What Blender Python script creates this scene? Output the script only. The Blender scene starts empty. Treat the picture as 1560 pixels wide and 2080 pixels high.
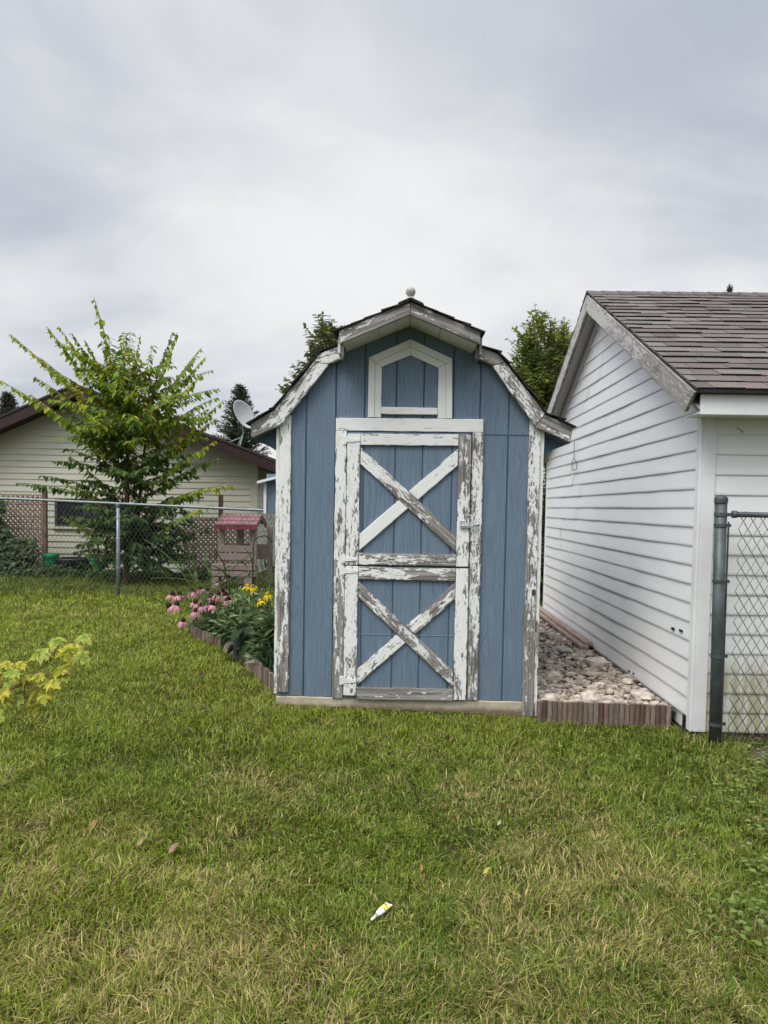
import bpy, bmesh, math, random
import numpy as np
from mathutils import Vector, Matrix
random.seed(7); rng = np.random.default_rng(7)
R = math.radians
scene = bpy.context.scene
COL = scene.collection

# ------------------------------------------------------------------ camera model (solved from the photo's lines)
F = 1442.0; PX, PY = 780.0, 1099.0; EYE = 1.5
_y = Vector((814-PX, -(1031-PY), -F)).normalized()
_u = Vector((math.sin(R(1.05)), math.cos(R(1.05)), 0))
_z = (_u - _y*_u.dot(_y)).normalized()
_x = _y.cross(_z)
def ray(px, py):
    c = Vector(((px-PX)/F, -(py-PY)/F, -1)); return Vector((c.dot(_x), c.dot(_y), c.dot(_z)))
def P(px, py, Y):
    w = ray(px, py); return w*(Y/w.y) + Vector((0, 0, EYE))
def G(px, py, z=0.0):
    w = ray(px, py); return w*((z-EYE)/w.z) + Vector((0, 0, EYE))
cd = bpy.data.cameras.new('camera'); cam = bpy.data.objects.new('camera', cd); COL.objects.link(cam)
m4 = Matrix.Identity(4)
for i in range(3):
    m4[0][i] = _x[i]; m4[1][i] = _y[i]; m4[2][i] = _z[i]
m4[2][3] = EYE
cam.matrix_world = m4
cd.sensor_fit = 'AUTO'; cd.sensor_width = 36; cd.lens = 36*F/2080
cd.shift_y = (PY-1040)/2080; cd.clip_start = 0.05; cd.clip_end = 2000
scene.camera = cam

# ------------------------------------------------------------------ node helpers
def nd(nt, t, ins=None, **props):
    n = nt.nodes.new(t)
    for k, v in props.items(): setattr(n, k, v)
    for k, v in (ins or {}).items():
        if isinstance(v, bpy.types.NodeSocket): nt.links.new(v, n.inputs[k])
        else: n.inputs[k].default_value = v
    return n
def mp(nt, v, s, loc=(0, 0, 0)):
    return nd(nt, 'ShaderNodeMapping', {0: v, 1: loc, 3: s}).outputs[0]
def noise(nt, v, scale, detail=4, rough=0.55, dist=0.0):
    return nd(nt, 'ShaderNodeTexNoise', {'Vector': v, 'Scale': scale, 'Detail': detail, 'Roughness': rough, 'Distortion': dist}).outputs[0]
def mth(nt, op, a, b=0.0, c=0.0, clamp=False):
    n = nd(nt, 'ShaderNodeMath', {0: a, 1: b, 2: c}, operation=op); n.use_clamp = clamp; return n.outputs[0]
def mixc(nt, f, a, b, blend='MIX'):
    f4 = lambda v: v if isinstance(v, bpy.types.NodeSocket) else (tuple(v)+(1,))[:4]
    return nd(nt, 'ShaderNodeMix', {0: f, 6: f4(a), 7: f4(b)}, data_type='RGBA', blend_type=blend).outputs[2]
def sstep(nt, v, a, b):
    return nd(nt, 'ShaderNodeMapRange', {0: v, 1: a, 2: b, 3: 0.0, 4: 1.0}, interpolation_type='SMOOTHSTEP').outputs[0]
def bump(nt, h, strength, dist):
    return nd(nt, 'ShaderNodeBump', {'Height': h, 'Strength': strength, 'Distance': dist}).outputs[0]
def newmat(name):
    m = bpy.data.materials.new(name); m.use_nodes = True; nt = m.node_tree; nt.nodes.clear()
    out = nd(nt, 'ShaderNodeOutputMaterial')
    return m, nt, out
def finish(nt, out, color, rough=0.6, normal=None, metallic=0.0, spec=0.4, trans=0.0):
    ins = {'Base Color': color if isinstance(color, bpy.types.NodeSocket) else (tuple(color)+(1,))[:4], 'Roughness': rough, 'Metallic': metallic, 'Specular IOR Level': spec}
    b = nd(nt, 'ShaderNodeBsdfPrincipled', ins)
    if normal: nt.links.new(normal, b.inputs['Normal'])
    sh = b.outputs[0]
    if trans > 0:
        t = nd(nt, 'ShaderNodeBsdfTranslucent', {'Color': ins['Base Color']})
        sh = nd(nt, 'ShaderNodeMixShader', {0: trans, 1: sh, 2: t.outputs[0]}).outputs[0]
    nt.links.new(sh, out.inputs[0])
def objco(nt, rnd=True):
    tc = nd(nt, 'ShaderNodeTexCoord').outputs['Object']
    if not rnd: return tc
    oi = nd(nt, 'ShaderNodeObjectInfo').outputs['Random']
    off = nd(nt, 'ShaderNodeCombineXYZ', {0: mth(nt, 'MULTIPLY', oi, 37.0), 1: mth(nt, 'MULTIPLY', oi, 11.0), 2: mth(nt, 'MULTIPLY', oi, 23.0)}).outputs[0]
    return nd(nt, 'ShaderNodeVectorMath', {0: tc, 1: off}, operation='ADD').outputs[0]

# plain material: colour broken up by noise, fine bump
def plain(name, col, rough=0.6, var=0.25, scale=6.0, bmp=0.15, bscale=60, metallic=0.0, spec=0.4, stretch=(1, 1, 1), trans=0):
    m, nt, out = newmat(name); co = mp(nt, objco(nt), stretch)
    n1 = noise(nt, co, scale, 5, 0.6); n2 = noise(nt, co, bscale, 3)
    d = tuple(c*(1-var) for c in col); l = tuple(min(1, c*(1+var)) for c in col)
    c = mixc(nt, sstep(nt, n1, 0.3, 0.7), d, l)
    finish(nt, out, c, rough, bump(nt, n2, bmp, 0.004), metallic, spec, trans)
    return m
# colour from the 'Col' attribute, broken up by noise
def vcol(name, rough=0.6, var=0.25, scale=20, bmp=0.2, trans=0.0, spec=0.3, stretch=(1, 1, 1)):
    m, nt, out = newmat(name); a = nd(nt, 'ShaderNodeAttribute', attribute_name='Col').outputs['Color']
    co = mp(nt, objco(nt), stretch); n1 = noise(nt, co, scale, 5, 0.65)
    v = nd(nt, 'ShaderNodeMapRange', {0: n1, 1: 0.3, 2: 0.7, 3: 1-var, 4: 1+var}).outputs[0]
    vv = nd(nt, 'ShaderNodeCombineXYZ', {0: v, 1: v, 2: v}).outputs[0]
    c = mixc(nt, 1.0, a, vv, 'MULTIPLY')
    nrm = bump(nt, n1, bmp, 0.006) if bmp else None
    finish(nt, out, c, rough, nrm, 0, spec, trans)
    return m
# peeling paint on weathered grey wood; grain runs along the board's own X
def peeling(name, paint=(0.81, 0.81, 0.785), wood0=(0.095, 0.088, 0.081), wood1=(0.400, 0.376, 0.348), rough=0.65):
    m, nt, out = newmat(name)
    co = objco(nt); gen = nd(nt, 'ShaderNodeTexCoord').outputs['Generated']
    gs = nd(nt, 'ShaderNodeSeparateXYZ', {0: gen}); gx = gs.outputs[0]
    rnd = nd(nt, 'ShaderNodeObjectInfo').outputs['Random']; rnd2 = mth(nt, 'FRACT', mth(nt, 'MULTIPLY', rnd, 7.31))
    co = nd(nt, 'ShaderNodeVectorMath', {0: co, 3: mth(nt, 'ADD', 0.62, mth(nt, 'MULTIPLY', rnd2, 0.75))}, operation='SCALE').outputs[0]
    ew = sstep(nt, mth(nt, 'ABSOLUTE', mth(nt, 'SUBTRACT', gs.outputs[2], 0.5)), 0.30, 0.5)
    p0 = nd(nt, 'ShaderNodeAttribute', attribute_name='peel0', attribute_type='OBJECT').outputs['Fac']
    p1 = nd(nt, 'ShaderNodeAttribute', attribute_name='peel1', attribute_type='OBJECT').outputs['Fac']
    gx = sstep(nt, gx, 0.0, 1.0)
    peel = mth(nt, 'ADD', p0, mth(nt, 'MULTIPLY', gx, mth(nt, 'SUBTRACT', p1, p0)))
    nf = noise(nt, mp(nt, co, (11, 40, 46)), 1.0, 7, 0.66, 0.5)
    nb = noise(nt, mp(nt, co, (3.0, 9, 10)), 1.0, 3, 0.5, 0.3)
    nv = noise(nt, mp(nt, co, (34, 110, 120)), 1.0, 4, 0.6)
    v = mth(nt, 'ADD', mth(nt, 'MULTIPLY', nf, 1.0), mth(nt, 'ADD', mth(nt, 'MULTIPLY', nb, 0.55), mth(nt, 'MULTIPLY', nv, 0.45)))
    v = mth(nt, 'SUBTRACT', v, mth(nt, 'ADD', 0.48, mth(nt, 'MULTIPLY', ew, 0.07)))
    thr = mth(nt, 'ADD', mth(nt, 'MULTIPLY', peel, 0.54), 0.235)
    d = mth(nt, 'SUBTRACT', v, thr)
    mask = sstep(nt, d, -0.012, 0.012)
    vor = nd(nt, 'ShaderNodeTexVoronoi', {'Vector': mp(nt, co, (20, 60, 52)), 'Scale': 1.0}, feature='DISTANCE_TO_EDGE').outputs[0]
    crk = mth(nt, 'MULTIPLY', mth(nt, 'SUBTRACT', 1.0, sstep(nt, vor, 0.0, 0.05)), sstep(nt, nf, 0.52, 0.66))
    crk = mth(nt, 'MULTIPLY', crk, sstep(nt, peel, 0.03, 0.15))
    grain = noise(nt, mp(nt, co, (2.2, 90, 120)), 1.0, 5, 0.6, 0.2)
    blot = noise(nt, mp(nt, co, (4, 7, 7)), 1.0, 3)
    wood = mixc(nt, sstep(nt, grain, 0.3, 0.72), wood0, wood1)
    wood = mixc(nt, mth(nt, 'MULTIPLY', sstep(nt, blot, 0.5, 0.75), 0.6), wood, (0.09, 0.078, 0.069))
    dirt = noise(nt, mp(nt, co, (5, 12, 12)), 1.0, 5, 0.7)
    pc = mixc(nt, mth(nt, 'MULTIPLY', sstep(nt, dirt, 0.48, 0.8), 0.45), paint, (0.50, 0.49, 0.44))
    pc = mixc(nt, mth(nt, 'MULTIPLY', crk, 0.6), pc, (0.16, 0.15, 0.13))
    c = mixc(nt, mask, wood, pc)
    edge = mth(nt, 'MULTIPLY', sstep(nt, d, -0.03, -0.005), mth(nt, 'SUBTRACT', 1.0, mask))
    h = mth(nt, 'ADD', mth(nt, 'MULTIPLY', mask, 0.55), mth(nt, 'MULTIPLY', grain, 0.25))
    h = mth(nt, 'SUBTRACT', h, mth(nt, 'MULTIPLY', crk, 0.3))
    finish(nt, out, c, rough, bump(nt, h, 0.9, 0.0055), spec=0.25)
    return m
def blue_siding():
    m, nt, out = newmat('blue_paint'); co = objco(nt, False)
    wv = noise(nt, mp(nt, co, (6, 6, 1.3)), 1.0, 2, 0.5)
    warp = nd(nt, 'ShaderNodeVectorMath', {0: co, 1: nd(nt, 'ShaderNodeCombineXYZ', {0: mth(nt, 'MULTIPLY', mth(nt, 'SUBTRACT', wv, 0.5), 0.22)}).outputs[0]}, operation='ADD').outputs[0]
    g = noise(nt, mp(nt, warp, (120, 20, 3.5)), 1.0, 4, 0.65)
    g2 = noise(nt, mp(nt, warp, (260, 20, 14)), 1.0, 3, 0.6)
    b = noise(nt, co, 2.2, 4, 0.6)
    c = mixc(nt, sstep(nt, g, 0.32, 0.62), (0.110, 0.160, 0.216), (0.162, 0.222, 0.290))
    c = mixc(nt, mth(nt, 'MULTIPLY', sstep(nt, b, 0.35, 0.7), 0.35), c, (0.122, 0.182, 0.252))
    w = noise(nt, mp(nt, co, (60, 20, 9)), 1.0, 5, 0.7)
    c = mixc(nt, mth(nt, 'MULTIPLY', sstep(nt, w, 0.66, 0.74), 0.5), c, (0.25, 0.31, 0.37))
    zz = nd(nt, 'ShaderNodeSeparateXYZ', {0: co}).outputs[2]
    spl = noise(nt, mp(nt, co, (9, 9, 5)), 1.0, 5, 0.7); lowz = mth(nt, 'SUBTRACT', 1.0, sstep(nt, mth(nt, 'ADD', zz, mth(nt, 'MULTIPLY', spl, 0.25)), 0.20, 0.46))
    c = mixc(nt, mth(nt, 'MULTIPLY', lowz, mth(nt, 'MULTIPLY', sstep(nt, spl, 0.4, 0.7), 0.5)), c, (0.16, 0.165, 0.15))
    rub = noise(nt, mp(nt, co, (14, 10, 1.1)), 1.0, 6, 0.7)
    c = mixc(nt, mth(nt, 'MULTIPLY', sstep(nt, rub, 0.55, 0.75), 0.35), c, (0.165, 0.22, 0.275))
    h = mth(nt, 'ADD', mth(nt, 'MULTIPLY', g, 0.7), mth(nt, 'MULTIPLY', g2, 0.4))
    finish(nt, out, c, 0.62, bump(nt, h, 0.75, 0.004), spec=0.3)
    return m
def vinyl(name, col, stain=(0.35, 0.33, 0.2), zs=None):
    m, nt, out = newmat(name); co = objco(nt, False)
    n = noise(nt, mp(nt, co, (0.9, 0.9, 3)), 1.0, 5, 0.65); n2 = noise(nt, mp(nt, co, (30, 30, 2.5)), 1.0, 4, 0.6)
    c = mixc(nt, mth(nt, 'MULTIPLY', sstep(nt, n, 0.5, 0.8), 0.28), col, tuple(x*0.72 for x in col))
    sm = noise(nt, mp(nt, co, (7, 2.2, 14)), 1.0, 5, 0.7)
    c = mixc(nt, mth(nt, 'MULTIPLY', sstep(nt, sm, 0.64, 0.78), 0.22), c, (0.3, 0.29, 0.27))
    if zs:
        z = nd(nt, 'ShaderNodeSeparateXYZ', {0: co}).outputs[2]
        low = mth(nt, 'SUBTRACT', 1.0, sstep(nt, z, zs[0], zs[1]))
        c = mixc(nt, mth(nt, 'MULTIPLY', low, sstep(nt, n2, 0.2, 0.62)), c, stain)
        sp = noise(nt, co, 90, 3, 0.7)
        c = mixc(nt, mth(nt, 'MULTIPLY', low, mth(nt, 'MULTIPLY', sstep(nt, sp, 0.6, 0.68), 0.7)), c, (0.16, 0.14, 0.07))
    g = noise(nt, mp(nt, co, (12, 12, 120)), 1.0, 3)
    finish(nt, out, c, 0.42, bump(nt, g, 0.08, 0.003), spec=0.4)
    return m
MT = {}
MT['blue'] = blue_siding()
MT['peel'] = peeling('peeling_white_paint')
MT['rake'] = peeling('weathered_rake_paint', paint=(0.55, 0.54, 0.52), wood0=(0.2, 0.185, 0.17), wood1=(0.42, 0.40, 0.37))
MT['cream_trim'] = plain('cream_soffit_paint', (0.62, 0.62, 0.55), 0.6, 0.1, 4, 0.1)
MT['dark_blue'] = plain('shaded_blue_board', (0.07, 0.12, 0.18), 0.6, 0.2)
MT['dark_wood'] = plain('dark_wood', (0.09, 0.07, 0.055), 0.8, 0.35, 8, 0.3)
MT['white_vinyl'] = vinyl('white_vinyl', (0.84, 0.84, 0.84))
MT['white_vinyl_low'] = vinyl('white_vinyl_stained', (0.84, 0.84, 0.83), (0.46, 0.43, 0.27), (0.34, 0.60))
MT['white_trim'] = plain('white_trim', (0.78, 0.78, 0.78), 0.45, 0.06, 3, 0.05)
MT['cream_vinyl'] = vinyl('cream_siding', (0.60, 0.595, 0.475))
MT['cream_post'] = plain('cream_corner', (0.58, 0.575, 0.47), 0.5, 0.08)
MT['maroon'] = plain('maroon_trim', (0.038, 0.017, 0.017), 0.5, 0.25, 5)
MT['black'] = plain('black', (0.012, 0.012, 0.013), 0.5, 0.3)
MT['dark_edge'] = plain('asphalt_edge', (0.03, 0.028, 0.028), 0.9, 0.3)
MT['shingle'] = vcol('asphalt_shingle', 0.92, 0.5, 130, 0.8, 0, 0.15)
MT['galv'] = plain('galvanised_steel', (0.20, 0.23, 0.25), 0.45, 0.2, 10, 0.08, metallic=0.35)
MT['dark_metal'] = plain('dark_grey_pipe', (0.075, 0.088, 0.092), 0.45, 0.3, 9, 0.08, metallic=0.25)
MT['wire'] = plain('wire_dull', (0.12, 0.125, 0.13), 0.5, 0.3, 30, 0.0, metallic=0.5)
MT['wire_far'] = plain('wire_light', (0.12, 0.125, 0.13), 0.5, 0.3, 30, 0.0, metallic=0.4)
MT['zinc'] = plain('zinc_plated', (0.62, 0.65, 0.66), 0.35, 0.15, 20, 0.1, metallic=0.7)
MT['leaf'] = vcol('leaf', 0.6, 0.2, 30, 0, 0.42, 0.18)
MT['petal'] = vcol('petal', 0.6, 0.12, 60, 0, 0.3, 0.2)
MT['bark'] = plain('bark', (0.13, 0.10, 0.08), 0.9, 0.35, 14, 0.5, 30, stretch=(1, 1, 0.2))
MT['bark_red'] = plain('red_brown_bark', (0.16, 0.085, 0.06), 0.8, 0.3, 14, 0.4, 30, stretch=(1, 1, 0.2))
MT['edging'] = vcol('edging_wood', 0.85, 0.4, 14, 0.5, 0, 0.15, (6, 6, 1))
MT['rock'] = vcol('crushed_rock', 0.9, 0.3, 35, 0.5, 0, 0.2)
MT['soil'] = plain('dark_soil', (0.035, 0.026, 0.02), 0.95, 0.45, 25, 0.8, 40)
MT['dirt'] = plain('brown_dirt', (0.095, 0.07, 0.054), 0.95, 0.4, 25, 0.8, 40)
MT['lattice'] = plain('brown_lattice', (0.27, 0.19, 0.14), 0.8, 0.3, 12, 0.3)
MT['taupe'] = plain('taupe_plastic', (0.25, 0.195, 0.17), 0.5, 0.12, 5, 0.08)
MT['mauve'] = plain('faded_red_plastic', (0.23, 0.115, 0.125), 0.5, 0.2, 7, 0.1)
MT['green_pl'] = plain('green_plastic', (0.01, 0.26, 0.09), 0.4, 0.2, 6, 0.05)
MT['dish'] = plain('dish_grey', (0.55, 0.56, 0.56), 0.45, 0.06, 3, 0.03)
MT['white_pl'] = plain('white_plastic', (0.82, 0.82, 0.8), 0.35, 0.04, 3, 0.02)
MT['deadleaf'] = vcol('dead_leaf', 0.8, 0.25, 60, 0.2, 0.2)
MT['plank'] = plain('old_plank', (0.30, 0.225, 0.19), 0.8, 0.3, 10, 0.3, 40, stretch=(6, 0.4, 6))
def concrete(name, a, b, s):
    m, nt, out = newmat(name); co = objco(nt, False)
    n = noise(nt, co, 4.5, 6, 0.7); n2 = noise(nt, co, 45, 4, 0.7)
    c = mixc(nt, sstep(nt, n, 0.38, 0.62), a, b)
    c = mixc(nt, mth(nt, 'MULTIPLY', sstep(nt, n2, 0.55, 0.75), 0.5), c, s)
    z = nd(nt, 'ShaderNodeSeparateXYZ', {0: co}).outputs[2]
    zz = mth(nt, 'ADD', z, mth(nt, 'MULTIPLY', n, 0.06))
    c = mixc(nt, mth(nt, 'SUBTRACT', 1.0, sstep(nt, zz, 0.03, 0.075)), c, (0.20, 0.145, 0.105))
    finish(nt, out, c, 0.9, bump(nt, mth(nt, 'ADD', n, mth(nt, 'MULTIPLY', n2, 0.4)), 0.7, 0.01), spec=0.2)
    return m
MT['slab'] = concrete('old_concrete', (0.40, 0.35, 0.26), (0.52, 0.46, 0.34), (0.22, 0.18, 0.14))
MT['found'] = concrete('foundation_concrete', (0.42, 0.40, 0.36), (0.55, 0.52, 0.47), (0.3, 0.27, 0.23))
def glass_dark():
    m, nt, out = newmat('window_glass'); co = objco(nt)
    c = mixc(nt, noise(nt, co, 3, 3), (0.012, 0.014, 0.016), (0.03, 0.034, 0.038))
    finish(nt, out, c, 0.08, None, 0, 0.5)
    return m
MT['glass'] = glass_dark()

# ------------------------------------------------------------------ mesh builder
class MB:
    def __init__(s): s.v = []; s.f = []; s.c = []; s.col = (1, 1, 1)
    def add(s, vs, fs):
        o = len(s.v); s.v += [tuple(v) for v in vs]; s.f += [tuple(o+i for i in f) for f in fs]; s.c += [s.col]*len(vs)
    def box(s, x0, x1, y0, y1, z0, z1):
        s.add([(x0, y0, z0), (x1, y0, z0), (x1, y1, z0), (x0, y1, z0), (x0, y0, z1), (x1, y0, z1), (x1, y1, z1), (x0, y1, z1)],
              [(0, 3, 2, 1), (4, 5, 6, 7), (0, 1, 5, 4), (1, 2, 6, 5), (2, 3, 7, 6), (3, 0, 4, 7)])
    def hexa(s, a, b):   # two matching quads a (one end) and b (other end)
        s.add(list(a)+list(b), [(3, 2, 1, 0), (4, 5, 6, 7), (0, 1, 5, 4), (1, 2, 6, 5), (2, 3, 7, 6), (3, 0, 4, 7)])
    def prism(s, poly, fn, a, b):   # poly 2d -> fn(u, v, depth)
        n = len(poly)
        s.add([fn(u, v, a) for u, v in poly]+[fn(u, v, b) for u, v in poly],
              [tuple(range(n-1, -1, -1)), tuple(range(n, 2*n))]+[(i, (i+1) % n, n+(i+1) % n, n+i) for i in range(n)])
    def tube(s, pts, rad, seg=8, cap=True):
        pts = [Vector(p) for p in pts]; n = len(pts)
        if not isinstance(rad, (list, tuple)): rad = [rad]*n
        vs = []; fs = []; nrm = None
        for i, p in enumerate(pts):
            t = (pts[min(i+1, n-1)]-pts[max(i-1, 0)])
            t = t.normalized() if t.length > 1e-9 else Vector((0, 0, 1))
            if nrm is None:
                nrm = t.orthogonal().normalized()
            else:
                nrm = nrm - t*nrm.dot(t); nrm = nrm.normalized() if nrm.length > 1e-6 else t.orthogonal().normalized()
            bn = t.cross(nrm)
            for k in range(seg):
                a = 2*math.pi*k/seg; vs.append(p+(nrm*math.cos(a)+bn*math.sin(a))*rad[i])
        for i in range(n-1):
            for k in range(seg):
                k2 = (k+1) % seg; fs.append((i*seg+k, i*seg+k2, (i+1)*seg+k2, (i+1)*seg+k))
        if cap: fs += [tuple(range(seg-1, -1, -1)), tuple(range((n-1)*seg, n*seg))]
        s.add(vs, fs)
    def lathe(s, c, prof, seg=20, axis=None):
        c = Vector(c); M = axis.to_track_quat('Z', 'Y').to_matrix() if axis else Matrix.Identity(3)
        vs = []; fs = []; n = len(prof)
        for r, z in prof:
            for k in range(seg):
                a = 2*math.pi*k/seg; vs.append(c+M @ Vector((r*math.cos(a), r*math.sin(a), z)))
        for i in range(n-1):
            for k in range(seg):
                k2 = (k+1) % seg; fs.append((i*seg+k, i*seg+k2, (i+1)*seg+k2, (i+1)*seg+k))
        s.add(vs, fs)
    def leaf(s, p, d, up, L, W, fold=0.25, curl=0.15):
        d = d.normalized(); side = d.cross(up); side = side.normalized() if side.length > 1e-6 else d.orthogonal().normalized()
        nn = side.cross(d)
        m1 = p+d*L*0.38; m2 = p+d*L*0.72-nn*L*curl*0.5; tip = p+d*L-nn*L*curl
        w = W/2
        s.add([p, m1+side*w+nn*w*fold, m1, m1-side*w+nn*w*fold, m2+side*w*0.62+nn*w*fold, m2, m2-side*w*0.62+nn*w*fold, tip],
              [(0, 1, 2), (0, 2, 3), (1, 4, 5, 2), (2, 5, 6, 3), (4, 7, 5), (5, 7, 6)])
    def build(s, name, mat, parent=None, loc=None, smooth=False, bevel=0.0, base=None):
        me = bpy.data.meshes.new(name)
        off = Vector(base) if base is not None else Vector((0, 0, 0))
        me.from_pydata([(v[0]-off[0], v[1]-off[1], v[2]-off[2]) for v in s.v], [], s.f)
        at = me.color_attributes.new('Col', 'FLOAT_COLOR', 'POINT')
        buf = np.ones((len(s.v), 4), np.float32); buf[:, :3] = np.array(s.c, np.float32).reshape(-1, 3) if s.c else 1
        at.data.foreach_set('color', buf.ravel())
        me.materials.append(MT[mat] if isinstance(mat, str) else mat)
        bm = bmesh.new(); bm.from_mesh(me)
        if len(s.f) < 60000 and not name in ('foliage', 'crown', 'grass'): bmesh.ops.recalc_face_normals(bm, faces=bm.faces)
        bm.to_mesh(me); bm.free()
        if smooth: me.polygons.foreach_set('use_smooth', [True]*len(me.polygons))
        o = bpy.data.objects.new(name, me); COL.objects.link(o)
        if parent: o.parent = parent
        if loc is not None: o.location = loc
        elif base is not None and parent is None: o.location = base
        if bevel:
            b = o.modifiers.new('bevel', 'BEVEL'); b.width = bevel; b.segments = 2; b.limit_method = 'ANGLE'; b.angle_limit = R(40)
        return o
def tag(o, label=None, cat=None, group=None, kind=None):
    if label: o['label'] = label
    if cat: o['category'] = cat
    if group: o['group'] = group
    if kind: o['kind'] = kind
    return o
def empty(name, loc, label, cat, group=None):
    o = bpy.data.objects.new(name, None); COL.objects.link(o); o.location = loc; o.empty_display_size = 0.1
    return tag(o, label, cat, group)
def copy_tree(o, parent=None):
    c = o.copy(); COL.objects.link(c); c.parent = parent
    for ch in list(o.children): copy_tree(ch, c)
    return c
def lerp(a, b, t): return a+(b-a)*t
def interp(x, pts):
    for (x0, z0), (x1, z1) in zip(pts, pts[1:]):
        if x0 <= x <= x1: return lerp(z0, z1, (x-x0)/(x1-x0))
    return pts[0][1] if x < pts[0][0] else pts[-1][1]
# a board lying in a plane y = const: outline poly in (x, z) of the parent's frame; object's own X runs along `ang`
def polyboard(name, mat, parent, poly, y0, y1, ang=0.0, peel=(0.3, 0.3), bevel=0.004, rough_edge=0.0, frame=None):
    cx = sum(p[0] for p in poly)/len(poly); cz = sum(p[1] for p in poly)/len(poly)
    ca, sa = math.cos(ang), math.sin(ang)
    loc = [((x-cx)*ca+(z-cz)*sa, -(x-cx)*sa+(z-cz)*ca) for x, z in poly]
    if rough_edge:
        out = []
        for i, (a, b) in enumerate(zip(loc, loc[1:]+loc[:1])):
            n = max(1, int(math.hypot(b[0]-a[0], b[1]-a[1])/0.05)); out.append(a)
            for k in range(1, n):
                t = k/n; out.append((lerp(a[0], b[0], t)+random.uniform(-1, 1)*rough_edge*0.6, lerp(a[1], b[1], t)+random.uniform(-1, 1)*rough_edge))
        loc = out
    mb = MB(); mb.prism(loc, lambda u, v, d: (u, d-y0, v), y0, y1)
    o = mb.build(name, mat, parent, bevel=bevel)
    if frame == 'yz': o.matrix_local = Matrix.Identity(4)
    o.location = (cx, y0, cz); o.rotation_euler = (0, -ang, 0)
    o['peel0'] = float(peel[0]); o['peel1'] = float(peel[1])
    return o
def board(name, mat, parent, p0, p1, w, y0, y1, peel=(0.3, 0.3), cut0=0.0, cut1=0.0, bevel=0.004, re=0.0012):
    a = math.atan2(p1[1]-p0[1], p1[0]-p0[0]); ca, sa = math.cos(a), math.sin(a); h = w/2
    def q(p, s, cut): return (p[0]-sa*h*s+ca*cut*h*s, p[1]+ca*h*s+sa*cut*h*s)
    return polyboard(name, mat, parent, [q(p0, -1, cut0), q(p1, -1, cut1), q(p1, 1, cut1), q(p0, 1, cut0)], y0, y1, a, peel, bevel, re)

# ================================================================== GROUND
def gz(x, y): return -0.022*max(-1.6, min(1.6, x))
def smooth_noise(x, y, s, seed):
    r = np.random.default_rng(seed); T = r.random((64, 64))
    u = np.asarray(x)/s+1000.0; v = np.asarray(y)/s+1000.0
    i = np.floor(u).astype(int); j = np.floor(v).astype(int); a = u-i; b = v-j
    a = a*a*(3-2*a); b = b*b*(3-2*b)
    g = lambda p, q: T[p % 64, q % 64]
    return (g(i, j)*(1-a)+g(i+1, j)*a)*(1-b)+(g(i, j+1)*(1-a)+g(i+1, j+1)*a)*b
def make_ground():
    xs = [-400, -120, -40, -15]+[-8+i*0.5 for i in range(33)]+[15, 40, 120, 400]
    ys = [-60, -10, -2]+[0.5*i for i in range(0, 41)]+[26, 40, 80, 200, 700]
    mb = MB(); nx = len(xs)
    vs = [(x, y, gz(x, y)) for y in ys for x in xs]
    fs = [(j*nx+i, j*nx+i+1, (j+1)*nx+i+1, (j+1)*nx+i) for j in range(len(ys)-1) for i in range(nx-1)]
    mb.add(vs, fs)
    m, nt, out = newmat('lawn_soil'); co = nd(nt, 'ShaderNodeTexCoord').outputs['Object']
    n = noise(nt, co, 1.1, 5, 0.6); n2 = noise(nt, co, 55, 4, 0.7)
    c = mixc(nt, sstep(nt, n, 0.35, 0.65), (0.040, 0.050, 0.014), (0.075, 0.070, 0.028))
    c = mixc(nt, sstep(nt, n2, 0.35, 0.65), mixc(nt, 0.5, c, (0.03, 0.028, 0.012)), c)
    finish(nt, out, c, 0.95, bump(nt, n2, 0.8, 0.02), spec=0.1)
    return tag(mb.build('ground', m), kind='structure')
make_ground()

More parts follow.
